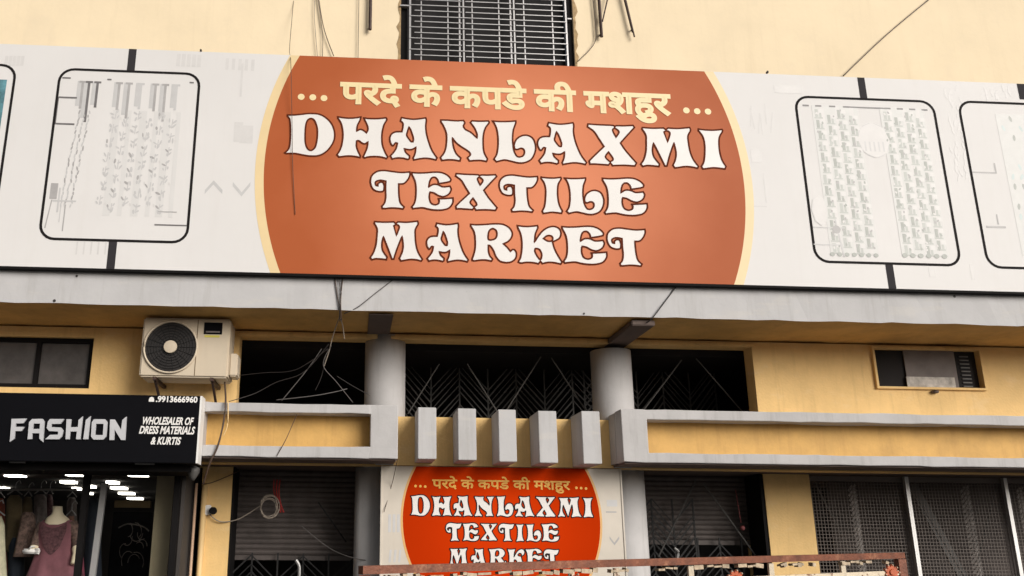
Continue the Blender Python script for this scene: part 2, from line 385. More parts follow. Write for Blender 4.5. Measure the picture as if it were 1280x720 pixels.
# dark inside of the first floor
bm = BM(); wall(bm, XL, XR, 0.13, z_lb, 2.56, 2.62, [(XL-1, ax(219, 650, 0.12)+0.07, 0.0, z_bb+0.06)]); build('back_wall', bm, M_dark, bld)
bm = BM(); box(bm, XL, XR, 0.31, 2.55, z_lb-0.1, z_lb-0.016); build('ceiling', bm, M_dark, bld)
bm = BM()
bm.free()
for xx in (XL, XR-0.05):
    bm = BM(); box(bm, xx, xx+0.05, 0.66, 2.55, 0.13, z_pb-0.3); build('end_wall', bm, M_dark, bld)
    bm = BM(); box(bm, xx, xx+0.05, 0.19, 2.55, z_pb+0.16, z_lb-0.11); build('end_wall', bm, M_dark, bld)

# ground floor pillars of ochre plaster
for l, r in ((246, 288), (958.5, 1017)):
    bm = BM(); box(bm, ax(l, 640, YG), ax(r, 645, YG), YG, YG+0.5, 0.13, z_bb-0.002)
    build('pillar', bm, M_yellow, bld)

# scissor gates
def lattice(bm, x0, x1, z0, z1, y, pitch, w=0.014, rise=0.22):
    n = max(1, round((x1-x0)/pitch)); p = (x1-x0)/n
    for i in range(n+1): box(bm, x0+i*p-0.008, x0+i*p+0.008, y-0.006, y+0.006, z0, z1)
    for i in range(n):
        z = z0 - rise; s = 1 if i % 2 == 0 else -1
        while z < z1:
            a, b = z, z+rise
            if s < 0: a, b = b, a
            xa, xb = x0+i*p, x0+(i+1)*p
            lo, hi = min(a, b), max(a, b)
            j1, j2, jw = rng.gauss(0, .008), rng.gauss(0, .008), rng.uniform(.6, 1.2)
            if hi > z0 and hi < z1 and lo > z0 and rng.random() > .04: beam(bm, (xa, y-0.012, a+j1), (xb, y-0.012, b+j2), w*jw, 0.005)
            z += 0.075
SEGS = ((), (((510, 517), (549, 455)), ((584, 455), (625, 520)), ((631, 516), (676, 446)), ((689, 447), (738, 522))), (((802, 516), (852, 450)), ((870, 448), (931, 518))))
yy = 0.42
for (xa, xb), segs in zip(GATES, SEGS):
    if not segs: continue
    bm = BM(); lattice(bm, xa-.1, xb+.1, z_pb+0.16, z_open+0.12, 1.15, 0.32, rise=0.36)
    g = build('collapsible_gate', bm, M_brace, bld)
    for a, b in segs:
        bm = BM(); tube(bm, [at(*a, yy-0.06), at(*b, yy-0.06)], 0.007, 6)
        build('diagonal_brace', bm, M_brace, g)

# rolling shutters of the ground floor with scissor gates below and in front
def shutter(l, r, pyb, y):
    x0, x1 = ax(l, 640, YG)-0.15, ax(r, 640, YG)+0.15
    zb = az((l+r)/2, pyb, y); zt = z_bb-0.004
    bm = BM(); n = int((zt-zb)/0.05); prev = None
    for i in range(n*4+1):
        z = zb + (zt-zb)*i/(n*4); yy = y - 0.012*abs(math.sin(math.pi*i/4))
        cur = (bm.verts.new((x0, yy, z)), bm.verts.new((x1, yy, z)))
        if prev: bm.faces.new([prev[0], prev[1], cur[1], cur[0]])
        prev = cur
    s = build('rolling_shutter', bm, M_shutter, bld)
    so = s.modifiers.new('solid', 'SOLIDIFY'); so.thickness = 0.004; so.offset = 1
    bm = BM(); box(bm, x0, x1, y-0.03, y+0.02, zb-0.05, zb-0.004, 0.004); build('bottom_rail', bm, M_shutter, s)
    return x0, x1, zb
x0, x1, zb = shutter(288, 470, 694, 1.0)
bm = BM(); lattice(bm, x0+0.1, x1-0.1, 0.14, zb+0.02, 0.9, 0.24, rise=0.24)
g = build('collapsible_gate', bm, M_gate, bld)
bm = BM(); tube(bm, [at(398, 628, 0.8), at(433, 678, 0.8)], 0.008, 6); build('diagonal_brace', bm, M_gate, g)
bm = BM(); tube(bm, spline([at(374, 722, 0.8), at(374, 708, 0.8), at(370, 700, .8)], 4), 0.016, 6); build('handle', bm, M_alu, g)
x0, x1, zb = shutter(806, 960, 675, 1.0)
bm = BM(); lattice(bm, x0+0.1, x0+0.1+(x1-x0)*.42, 0.14, z_bb-0.25, 0.9, 0.24, rise=0.24); lattice(bm, x0+0.12+(x1-x0)*.42, x1-0.1, 0.14, zb+0.02, 0.9, 0.24, rise=0.24)
g = build('collapsible_gate', bm, M_gate, bld)
for a, b in (((823, 696), (870, 600)), ((880, 605), (944, 694))):
    bm = BM(); tube(bm, [at(*a, 0.8), at(*b, 0.8)], 0.008, 6); build('diagonal_brace', bm, M_brace, g)
bm = BM(); tube(bm, spline([at(846, 700, 0.8), at(848, 690, 0.8), at(843, 685, .8)], 4), 0.012, 6); build('handle', bm, M_alu, g)
# jambs
for l, r in ((286, 291), (954, 959)):
    bm = BM(); box(bm, ax(l, 640, YG), ax(r, 640, YG), YG+0.01, YG+0.35, 0.13, z_bb-0.006); build('door_jamb', bm, M_blackframe, bld)

# wire mesh screen at the right
xs0, xs1 = ax(1017, 650, YG+0.02), XR-0.1; zs0, zs1 = 0.13, z_bb-0.012
scr = BM(); p = 0.034; ys = YG+0.06
x = xs0
while x < ax(1330, 650, ys): box(scr, x-0.0024, x+0.0024, ys-0.0024, ys+0.0024, 1.1, zs1); x += p
z = 1.1; xe = ax(1330, 650, ys)
while z < zs1: box(scr, xs0, xe, ys-0.0076, ys-0.003, z-0.0024, z+0.0024); z += p
ms = build('mesh_screen', scr, M_wire, bld)
for (a, b) in (((1131, 597), (1153, 728)), ((1256, 597), (1278, 728))):
    xa = (ax(*a, YG)+ax(*b, YG))/2
    bm = BM(); box(bm, xa-0.022, xa-0.004, YG-0.01, YG+0.03, 0.13, zs1); box(bm, xa+0.004, xa+0.024, YG, YG+0.03, 0.13, zs1)
    build('upright', bm, M_alu, ms)
bm = BM(); box(bm, xs0, xs1, YG+0.04, YG+0.10, zs1-0.05, zs1-0.002); build('top_rail', bm, M_wire, ms)
# folded gate strips behind the mesh
M_fold = mat('dull_folded_steel', (0.30, 0.27, 0.25), 0.6, 0.1, var=0.5, scale=9); yy = 0.95
for (px, wpx) in ((1070, 11), (1212, 13), (1281, 10)):
    bm = BM(); xc = ax(px, 650, yy); w = wpx*0.0075
    z = 0.9
    while z < z_bb-0.1:
        beam(bm, (xc-w/2, yy, z), (xc, yy-0.01, z+0.06), 0.022, 0.006); beam(bm, (xc, yy-0.01, z+0.01), (xc+w/2, yy, z+0.07), 0.022, 0.006)
        z += 0.052
    folded = build('folded_gate', bm, M_fold, bld)
bm = BM(); beam(bm, at(1140, 606, 1.0), at(1206, 726, 1.0), .10, .02); build('leaning_board', bm, M_brace, bld)
for a, b in (((1018, 602), (1068, 700)), ((1122, 612), (1099, 690)), ((1140, 612), (1206, 722)), ((1247, 605), (1222, 700))):
    bm = BM(); tube(bm, [at(*a, 0.88), at(*b, 0.88)], 0.007, 6)
    build('diagonal_brace', bm, M_brace, folded)
bm = BM(); box(bm, ax(1040, 650, 1.4), ax(1400, 650, 1.4), 1.4, 1.45, 0.13, z_bb-0.01); build('inner_shutter', bm, mat('dim_brown_sheet', (0.06, 0.047, 0.042), 0.8, var=0.5, scale=3), bld)

# upper barred window
win = BM(); fr = 0.07
wall(win, wx0+0.002, wx1-0.002, wz0, wz1-0.002, 0.03, 0.10, [(wx0+fr, wx1-fr, wz0+fr, wz1-fr)])
w_o = build('barred_window', win, M_blackframe, bld)
bm = BM(); box(bm, wx0+fr, wx1-fr, 0.11, 0.12, wz0+fr, wz1-fr); build('pane', bm, M_dark, w_o)
bm = BM(); yg = -0.02
for px, r in ((512.5, .010), (526.5, .006), (560, .006), (574.5, .008), (579.5, .008), (590.5, .006), (624, .006), (638.5, .008), (643, .008), (655.5, .006), (691, .006), (708, .009)):
    x = ax(px, 40, yg); box(bm, x-r, x+r, yg-r, yg+r, wz0-0.2, wz1)
zr = az(610, 73, yg); k = 0
while zr < wz1:
    if k % 2: box(bm, ax(512, 40, yg), ax(708, 40, yg), yg-0.017, yg-0.0115, zr-0.0045, zr+0.0045)
    else:
        for l, r in ((518, 577), (582, 640), (645, 704)): box(bm, ax(l, 40, yg), ax(r, 40, yg), yg-0.017, yg-0.0115, zr-0.0045, zr+0.0045)
    zr += 0.068; k += 1
for l, r, py in ((500, 512, 11), (709, 714, 19)): box(bm, ax(l, py, yg), ax(r, py, yg), yg-0.006, yg+0.04, az(600, py, yg)-0.008, az(600, py, yg)+0.008)
build('grille', bm, M_steel, w_o)
# rough plaster along the jambs of that window
M_rough = mat('rough_plaster_grey', (0.42, 0.29, 0.15), 0.9, var=0.5, scale=12, bump=0.6)
for s, xx in ((-1, wx0), (1, wx1)):
    bm = BM(); z = wz0-0.1; pts = []
    while z < wz1: pts.append((abs(rng.gauss(0.035, 0.014)), z)); z += 0.07
    for i in range(len(pts)-1):
        quad(bm, [(xx-s*0.0, -0.004, pts[i][1]), (xx+s*pts[i][0], -0.002, pts[i][1]), (xx+s*pts[i+1][0], -0.002, pts[i+1][1]), (xx-s*0.0, -0.004, pts[i+1][1])])
    build('rough_plaster', bm, M_rough, w_o)

# sliding window at the left and the vent window at the right
def window(h, name, bars, m_frame, fw, ybk):
    bm = BM(); wall(bm, h[0]+0.002, h[1]-0.002, h[2]+0.002, h[3]-0.002, ybk, ybk+0.05, [(a, b, h[2]+fw, h[3]-fw) for a, b in bars])
    return build(name, bm, m_frame, bld)
xm = ax(44, 450, 0)
wl = window(H_lw, 'sliding_window', [(H_lw[0]+.05, xm-.02), (xm+.02, H_lw[1]-.05)], M_blackframe, 0.045, 0.05)
bm = BM(); box(bm, H_lw[0]+.05, xm-.02, 0.075, 0.08, H_lw[2]+.045, H_lw[3]-.045); build('pane', bm, M_pane, wl)
bm = BM(); box(bm, xm+.02, H_lw[1]-.05, 0.085, 0.09, H_lw[2]+.045, H_lw[3]-.045); build('pane', bm, M_pane, wl)
vw = BM(); t = 0.022
wall(vw, H_v[0]-t, H_v[1]+t, H_v[2]-t, H_v[3]+t, -0.03, -0.002, [H_v]); wv = build('ventilation_window', vw, M_yellow, bld)
bm = BM(); box(bm, H_v[0], H_v[1], 0.045, 0.055, H_v[2], H_v[3]); build('dark_opening', bm, M_dark, wv)
bm = BM(); box(bm, ax(1129, 460, .06), ax(1192, 460, .06), 0.025, 0.035, H_v[2], H_v[3]); build('pane', bm, M_paneg, wv)
bm = BM(); box(bm, ax(1131, 474, .04), ax(1191, 474, .04), 0.012, 0.022, H_v[2]+0.001, H_v[2]+0.11); build('lower_board', bm, mat('stained_board', (0.56, 0.52, 0.47), 0.8, var=0.5, scale=9, streak=0.5, streak_col=(0.1, 0.08, 0.06)), wv)
bm = BM()
for i in range(9):
    z = H_v[2]+0.02+i*0.038; box(bm, ax(1195, 460, .1), ax(1206, 460, .1), 0.03, 0.04, z, z+0.012)
build('louvre', bm, M_brace, wv)
bm = BM(); lathe(bm, [(0.03, -0.02), (0.036, 0.0)], (ax(1168, 488, -.015), -0.02, az(1168, 487, -.015)-0.015), n=20); build('drain_cup', bm, M_soffit, wv)

# plaster spots and rust at the balcony front: small holes
for px, py, y in ((1193, 370.5, YL), (68, 376, YL), (730, 392, YL), (96, 345, YL)):
    bm = BM(); c = at(px, py, y-0.002); r = rng.uniform(.008, .014); lathe(bm, [(r, -0.002), (r*0.6, 0.012)], c, axis='Y', n=10)
    build('nail_hole', bm, M_cabledark, bld)

# ------------------------------------------------------------------ lettering traced as outlines, 8x zoom coordinates
def P(s):
    out = []
    for tok in s.split():
        c = tok.endswith('c'); a, b = tok.rstrip('c').split(','); out.append((float(a), float(b), c))
    return out
G = {
 'D': ((350, 130), ["75,110c 140,110 215,103 300,95 400,105 480,155 530,225 548,310 530,390 470,470 390,515 300,520 220,508 150,495 60,495c 48,488c 85,450 100,390 105,300 103,200 95,150 74,120c",
                    "310,145 345,165 370,230 375,300 368,370 350,435 310,465 275,445 255,390 252,310 258,220 275,165"]),
 'H': ((350, 130), ["578,128c 640,138 700,142 760,138 810,130c 800,165 775,215 768,270c 800,255 830,262 865,288c 880,255 872,210 850,165 840,140c 900,146 980,146 1060,138c 1068,160 1040,210 1022,290 1020,370 1030,430 1055,490 1078,530c 1065,545c 1010,530 940,525 880,530 845,540c 832,528c 850,490 870,440 880,380c 850,398 820,390 790,368 768,370c 765,420 780,470 805,520c 800,535c 750,525 690,520 630,525 590,530c 570,508c 600,460 620,400 630,310 622,230 605,180 580,142c"]),
 'A': ((630, 135), ["445,145c 500,155 560,162 620,158 690,148c 698,175 695,230 705,300 730,380 770,470 825,545c 815,565c 760,553 700,548 640,555 590,565c 582,545c 600,500 605,440c 570,460 530,462 490,455c 505,490 545,525c 545,550c 530,560c 480,548 420,545 370,555c 350,525c 380,490 405,450 415,400c 395,397 370,425 345,395 335,350 350,310 390,287 455,285c 463,240 460,200 435,178c",
                    "525,240c 545,270 575,350 572,385c 550,380 508,325 512,285"]),
 'N': ((490, 135), ["490,120c 560,122 640,128 715,125c 728,150 715,180 735,215 790,245 850,300c 850,260 825,200 785,145c 800,128c 870,132 965,130c 970,150 935,200 915,270 912,350 920,440 955,510c 945,535c 890,525 830,525 775,530c 755,498c 785,465 760,430 690,385 640,345 605,300c 610,360 625,420 650,465 688,500c 680,530c 620,520 560,518 500,525c 485,495c 520,450 540,390 547,300 540,240 515,180 490,140c"]),
 'L': ((600, 200), ["845,180c 900,185 980,185 1055,180c 1055,200 1035,260 1030,330 1035,390 1045,440 1070,485 1100,493 1130,480 1140,450 1130,425 1105,418 1075,428 1052,425c 1045,390 1065,340 1110,310 1160,305 1210,330 1237,390 1235,450 1205,510 1150,540 1090,545 1020,530 960,520 890,535c 866,512c 890,470 900,400 898,320 885,250 865,205"]),
 'X': ((630, 135), ["840,160c 950,168 1085,174 1106,188c 1128,177 1200,178 1290,174c 1305,195c 1240,265 1165,350c 1220,430 1325,550c 1310,580c 1200,573 1085,576c 1064,546c 1046,570c 980,565 900,560 860,562c 852,530c 900,480 1000,385c 950,310 900,235 835,188c",
                    "1106,198c 1087,225 1120,292c 1150,238", "1045,440c 1015,490 1060,538c 1092,510"]),
 'M': ((760, 140), ["345,155c 440,162 555,160c 578,178c 600,160c 700,165 815,155c 825,185 800,240 805,310 820,390 850,470 905,545c 895,562c 840,550 780,545 720,552 670,560c 650,533c 675,470 680,400 660,310c 635,380 610,460 590,540c 570,540c 530,460 490,380 455,312c 445,380 460,450 515,520c 510,545c 450,538 390,535 350,545c 328,522c 360,470 380,390 382,300 378,230 340,170c",
                    "560,200c 595,300c 620,215 590,188"]),
 'I': ((760, 140), ["905,170c 960,178 1050,182 1140,175c 1145,195 1115,250 1110,320 1118,400 1140,480 1180,545c 1170,570c 1110,562 1050,558 990,565 950,570c 935,545c 960,490 968,400 965,310 945,240 905,187c"]),
 'T': ((455, 200), ["130,115 200,105 280,115 370,125 458,120c 460,150 440,195 400,235 348,240c 348,300 352,370 365,430 402,470c 390,490c 330,482 270,480 215,485 185,485c 178,462c 205,430 218,370 216,300 218,212c 160,203 118,218 118,250 138,258c 142,236 165,222 190,226 203,260 200,300c 185,315 140,315 95,295 70,250 65,205 80,155"]),
 'E': ((455, 200), ["480,125c 540,130 620,128 700,122 770,125 830,150 868,190 862,215c 820,225 745,236c 740,205 715,175 680,178 658,215 648,270c 690,245 740,247 790,268 860,262c 872,295 850,340 800,366 750,358 700,330 662,322c 655,345 655,390 672,432 710,448 745,435 752,408 745,388c 820,385 890,380c 888,430 850,480 780,500 700,500 640,490 580,478 490,487c 478,470c 505,430 518,370 520,280 510,210 480,145c"]),
 'R': ((580, 262), ["68,148c 130,152 220,148 310,142 390,148 450,180 482,230 475,280 440,320 395,342c 430,375 465,417c 485,400 508,405 525,440 515,490 475,522 420,530 360,515 320,470 295,410 265,365 245,358c 245,410 258,460 287,495c 275,515c 220,505 160,505 110,512 82,508c 82,492c 100,440 112,380 112,290 100,220 68,165c",
                    "285,190 318,205 330,240 318,285 280,303 245,298 243,250 255,210"]),
 'K': ((580, 262), ["535,160c 600,168 660,168 735,160c 738,185 715,240 708,300 705,325c 740,270 790,210 850,175 910,170 955,195 970,240 955,285 915,310 885,322c 905,390 940,460 980,525c 968,545c 900,530 840,528 785,540c 764,518c 745,542c 690,530 620,528 570,535 545,525c 548,512c 565,480 578,400 578,310 565,240 538,180c",
                    "795,290c 830,262 870,262 888,285 878,312 840,315", "715,390 755,400 778,450 765,500 735,470 710,420"]),
}
FASH = {
 'F': (["115,428c 268,425c 232,472c 158,474c 155,508c 245,508c 215,550c 150,551c 143,628c 97,660c"]),
 'A': (["320,430c 425,428c 443,455c 430,660c 392,625c 394,572c 322,572c 318,630c 275,632c 290,462c", "335,475c 400,475c 396,528c 328,530c"]),
 'S': (["500,430c 642,430c 605,478c 515,480c 512,510c 610,515c 632,545c 618,605c 590,632c 452,632c 500,588c 578,586c 582,555c 490,550c 467,520c 478,455c"]),
 'H': (["665,432c 712,432c 704,512c 778,510c 785,440c 828,402c 802,632c 760,632c 768,555c 702,555c 694,632c 655,632c"]),
 'I': (["858,440c 906,400c 880,632c 832,632c"]),
 'O': (["940,432c 1050,432c 1074,460c 1062,605c 1030,636c 935,636c 910,605c 918,460c", "960,478c 1035,478c 1028,590c 950,590c"]),
 'N': (["1100,435c 1148,435c 1210,540c 1222,440c 1266,405c 1252,640c 1210,640c 1145,535c 1140,640c 1094,640c"]),
}
def smooth_loop(pts, n=5):
    """closed loop, Catmull-Rom between the marked corners"""
    N = len(pts); out = []
    for i in range(N):
        p1, p2 = pts[i], pts[(i+1) % N]
        p0 = p1 if p1[2] else pts[i-1]; p3 = p2 if p2[2] else pts[(i+2) % N]
        if p1[2] and p2[2]: out.append((p1[0], p1[1])); continue
        for k in range(n):
            t = k/n; r = []
            for a in (0, 1):
                q0, q1, q2, q3 = p0[a], p1[a], p2[a], p3[a]
                r.append(0.5*(2*q1 + (q2-q0)*t + (2*q0-5*q1+4*q2-q3)*t*t + (3*q1-q0-3*q2+q3)*t**3))
            out.append(tuple(r))
    return out
def glyph_loops(loops, org, y):
    """outline points in the plane (x, z)"""
    res = []
    for s in loops:
        L = []
        for a, b in smooth_loop(P(s)):
            v = at(org[0]+a/8, org[1]+b/8, y); L.append((v.x, v.z))
        res.append(L)
    return res
def fill(bm, loops, y):
    """triangulate loops with holes on the plane y"""
    from mathutils.geometry import tessellate_polygon
    vl = [[Vector((x, z, 0)) for x, z in L] for L in loops]
    vs = [bm.verts.new((x, y, z)) for L in loops for x, z in L]
    for t in tessellate_polygon(vl):
        if len(set(t)) == 3:
            try: bm.faces.new([vs[i] for i in t])
            except ValueError: pass
def ribbon(bm, L, w, y, closed=True):
    """line of width w along a loop"""
    n = len(L); ins = []; outs = []
    for i in range(n):
        a = Vector(L[i-1]) if (closed or i > 0) else Vector(L[i]); b = Vector(L[i]); c = Vector(L[(i+1) % n]) if (closed or i < n-1) else b
        d1 = (b-a).normalized() if (b-a).length > 1e-9 else (c-b).normalized(); d2 = (c-b).normalized() if (c-b).length > 1e-9 else d1
        n1, n2 = Vector((-d1.y, d1.x)), Vector((-d2.y, d2.x)); m = n1+n2
        m = m.normalized() if m.length > 0.2 else n1
        k = min(1.6, 1/max(0.5, m.dot(n1)))
        yy = y - i*5e-6; ins.append(bm.verts.new((b.x+m.x*w/2*k, yy, b.y+m.y*w/2*k))); outs.append(bm.verts.new((b.x-m.x*w/2*k, yy, b.y-m.y*w/2*k)))
    for i in range(n if closed else n-1):
        j = (i+1) % n
        bm.faces.new([ins[i], ins[j], outs[j], outs[i]])
def bbox(loops):
    xs = [p[0] for p in loops[0]]; zs = [p[1] for p in loops[0]]
    return min(xs), max(xs), min(zs), max(zs)
def pbox(l, t, r, b, y):
    cy, cx = (t+b)/2, (l+r)/2
    return ax(l, cy, y), ax(r, cy, y), az(cx, b, y), az(cx, t, y)
def pix_bbox(k):
    (ox, oy), loops = G[k]; pts = smooth_loop(P(loops[0]))
    xs = [ox+p[0]/8 for p in pts]; ys = [oy+p[1]/8 for p in pts]; return min(xs), min(ys), max(xs), max(ys)
ROWS = [
 [('D', None), ('H', None), ('A', (487.2, 146.9, 547.5, 200)), ('N', None), ('L', (615, 151.2, 669.8, 203.8)), ('A', None), ('X', None), ('M', None), ('I', None)],
 [('T', None), ('E', None), ('X', (568.7, 216.9, 622.2, 263.1)), ('T', (624.4, 218.8, 673, 265.2)), ('I', (675.6, 221.2, 704, 266.8)), ('L', None), ('E', (754.4, 222.5, 808.5, 269.4))],
 [('M', (464.4, 276.6, 530, 326.6)), ('A', (533.1, 278.8, 586.2, 327.5)), ('R', None), ('K', None), ('E', (703.4, 282.8, 758.1, 330.6)), ('T', (759.4, 285, 808.1, 332.8))]]
YL1 = YS-0.003
def row_loops(row):
    out = []
    for ch, bx in row:
        org, loops = G[ch]; L = glyph_loops(loops, org, YL1)
        if bx:
            a = pbox(*pix_bbox(ch), YL1); b = pbox(*bx, YL1)
            sx, sz = (b[1]-b[0])/(a[1]-a[0]), (b[3]-b[2])/(a[3]-a[2])
            L = [[((x-a[0])*sx+b[0], (z-a[2])*sz+b[2]) for x, z in l] for l in L]
        out.append(L)
    return out
ROWL = [row_loops(r) for r in ROWS]
def rect_of(letters):
    bs = [bbox(l) for l in letters]
    return min(b[0] for b in bs), max(b[1] for b in bs), min(b[2] for b in bs), max(b[3] for b in bs)
def remap(letters, src, dst):
    sx, sz = (dst[1]-dst[0])/(src[1]-src[0]), (dst[3]-dst[2])/(src[3]-src[2])
    return [[[((x-src[0])*sx+dst[0], (z-src[2])*sz+dst[2]) for x, z in l] for l in L] for L in letters]
def letters_obj(name, letters, y, m_fill, m_line, lw, parent):
    bm = BM()
    for L in letters: fill(bm, L, y)
    nf = len(bm.faces)
    for L in letters:
        for l in L: ribbon(bm, l, lw, y-0.0015)
    bm.faces.ensure_lookup_table()
    for i, f in enumerate(bm.faces): f.material_index = 0 if i < nf else 1
    return build_flat(name, bm, [m_fill, m_line], parent)
def build_flat(name, bm, m, parent):
    """printed sheets: all faces turned to the street"""
    for f in bm.faces:
        f.normal_update()
        if f.normal.y > 0: f.normal_flip()
    base = ROOT.get(parent, Vector((0, 0, 0)))
    bmesh.ops.translate(bm, verts=bm.verts, vec=-base)
    me = bpy.data.meshes.new(name); bm.to_mesh(me); bm.free()
    for mm in (m if isinstance(m, (list, tuple)) else [m]): me.materials.append(mm)
    o = bpy.data.objects.new(name, me); COL.objects.link(o); o.parent = parent; ROOT[o] = base
    return o
def text_mesh(body, offset=0.02, shear=0.0):
    c = bpy.data.curves.new('text', 'FONT'); c.body = body; c.offset = offset; c.shear = shear; c.resolution_u = 4
    o = bpy.data.objects.new('text', c); COL.objects.link(o)
    bpy.context.view_layer.update()
    me = bpy.data.meshes.new_from_object(o.evaluated_get(bpy.context.evaluated_depsgraph_get()))
    bpy.data.objects.remove(o); bpy.data.curves.remove(c)
    bm = BM(); bm.from_mesh(me); bpy.data.meshes.remove(me); return bm
def place_text(bm, x0, x1, z0, z1, y, name, m, parent, keep_z=None, bold=0.0, dots=()):
    """fit flat text into a rectangle; overlapping glyphs get hair-thin separate layers"""
    bmesh.ops.remove_doubles(bm, verts=bm.verts, dist=1e-6)
    xs = [v.co.x for v in bm.verts]; ys = [v.co.y for v in bm.verts]
    if keep_z: ys = list(keep_z)
    sx, sz = (x1-x0)/(max(xs)-min(xs)), (z1-z0)/(max(ys)-min(ys)); mx, mz = min(xs), min(ys)
    seen = set(); k = 0; lay = {}
    for v in bm.verts:
        if v in seen: continue
        st = [v]; seen.add(v); k += 1
        while st:
            a = st.pop(); lay[a] = k
            for e in a.link_edges:
                b = e.other_vert(a)
                if b not in seen: seen.add(b); st.append(b)
    for v in bm.verts: v.co = Vector(((v.co.x-mx)*sx+x0, y-0.0004*(lay[v] % 5), (v.co.y-mz)*sz+z0))
    if bold:
        nxt = {}
        for e in bm.edges:
            if len(e.link_faces) == 1:
                for a, b in ((e.verts[0], e.verts[1]), (e.verts[1], e.verts[0])): nxt.setdefault(a, []).append(b)
        done = set(); loops = []
        for a in list(nxt):
            if a in done: continue
            L = [a]; done.add(a); cur = a
            while True:
                c = [b for b in nxt[cur] if b not in done]
                if not c: break
                cur = c[0]; done.add(cur); L.append(cur)
            if len(L) > 3: loops.append([(v.co.x, v.co.z) for v in L])
        for i, L in enumerate(loops):
            ribbon(bm, [p for j, p in enumerate(L) if (Vector(p)-Vector(L[j-1])).length > 1e-4], bold, y-0.0022-0.0003*(i % 5))
    for i, (cx, cz, R) in enumerate(dots):
        bm.faces.new([bm.verts.new((cx+R*math.cos(2*math.pi*k/16), y, cz+R*math.sin(2*math.pi*k/16))) for k in range(16)])
    return build_flat(name, bm, m, parent)
def disc_clip(cx, cz, r, z0, z1, n=96, rx=None):
    rx = rx or r; R, L = [], []
    for i in range(n+1):
        z = max(cz-r, z0) + (min(cz+r, z1)-max(cz-r, z0))*i/n
        w = rx*math.sqrt(max(0, 1-((z-cz)/r)**2)); R.append((cx+w, z)); L.append((cx-w, z))
    return R, L

HINDI = "परदे के कपडे की मशहुर"

# ------------------------------------------------------------------ large sign
sx0, sx1 = ax(-230, 190, YS), ax(1500, 230, YS)
sz0, sz1 = az(640, 348.8, YS), az(640, 79.8, YS)
sgn = empty('signboard', 'long white printed signboard with big orange disc, sky sheen put into its colour, and white lettering', 'sign', ((sx0+sx1)/2, YS, sz0))
bm = BM(); box(bm, sx0, sx1, YS, YS+0.045, sz0, sz1); build('panel', bm, M_flex, sgn)
bm = BM(); box(bm, sx0, sx1, YS+0.046, YS+0.085, sz0+0.012, sz1-0.02); build('frame', bm, M_darkmetal, sgn)
bm = BM(); box(bm, sx0, sx1, YS-0.006, YS+0.05, sz0-0.022, sz0-0.001); build('bottom_rail', bm, M_blackframe, sgn)
c1 = at(330, 212, YS); c2 = at(930, 230, YS); ctr = ((c1.x+c2.x)/2, (c1.z+c2.z)/2); rad = (c2.x-c1.x)/2
tl = at(366, 71, YS).x; bl = at(354, 339, YS).x
def fit_v(cx, cz, rx, pts):   # vertical radius so the disc passes the corners seen in the photo
    v = [abs(z-cz)/math.sqrt(max(1e-6, 1-((x-cx)/rx)**2)) for x, z in pts]; return sum(v)/len(v)
pc = [at(366, 71, YS), at(354, 339.5, YS), at(885, 91, YS), at(911, 354, YS)]
rv = fit_v(*ctr, rad, [(p.x, p.z) for p in pc])
M_disc = radial('sky_washed_orange_print', (0.71, 0.245, 0.122), (0.41, 0.102, 0.034), (ctr[0]+0.1, YS, ctr[1]), 0.3, rad*1.0, 0.5, 0.12)  # pale wash of reflected sky is put into the printed disc colours
def add_disc(parent, cx, cz, rx, rz, z0, z1, y, m_disc, m_rim, wr):
    bm = BM(); R, L = disc_clip(cx, cz, rz, z0, z1, rx=rx)
    for i in range(len(R)-1): quad(bm, [(L[i][0], y, L[i][1]), (R[i][0], y, R[i][1]), (R[i+1][0], y, R[i+1][1]), (L[i+1][0], y, L[i+1][1])])
    d = build_flat('disc', bm, m_disc, parent)
    R2, L2 = disc_clip(cx, cz, rz*(1+wr), z0, z1, rx=rx*(1+wr))
    for A, B in ((R, R2), (L, L2)):
        bm = BM()
        for i in range(len(A)-1): quad(bm, [(A[i][0], y+0.0004, A[i][1]), (B[i][0], y+0.0004, B[i][1]), (B[i+1][0], y+0.0004, B[i+1][1]), (A[i+1][0], y+0.0004, A[i+1][1])])
        build_flat('disc_rim', bm, m_rim, parent)
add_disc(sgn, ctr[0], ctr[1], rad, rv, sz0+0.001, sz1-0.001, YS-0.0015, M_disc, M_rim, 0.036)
for letters in ROWL: letters_obj('lettering', letters, YL1, M_letter, M_outline, 0.016, sgn)
def hindi(parent, l, r, y, m, dots, rdot, bold):
    """headline runs from pixel l to pixel r; dots are pixel centres"""
    bm = text_mesh(HINDI, 0.0)
    a, b = at(*l[:2], y), at(*r[:2], y); zb = at(l[0], l[2], y).z
    place_text(bm, a.x, b.x, (zb + at(r[0], r[2], y).z)/2, (a.z+b.z)/2, y, 'lettering', m, parent, keep_z=(0.0, 0.655), bold=bold,
               dots=[(at(px, py, y).x, at(px, py, y).z, rdot) for px, py in dots])
hindi(sgn, (427, 103.2, 129), (836, 117.6, 142.5), YL1, M_hindi, ((376.5, 121), (391, 121.6), (405, 122.6), (858, 138), (871.5, 139), (885, 139.5)), 0.032, 0.026)

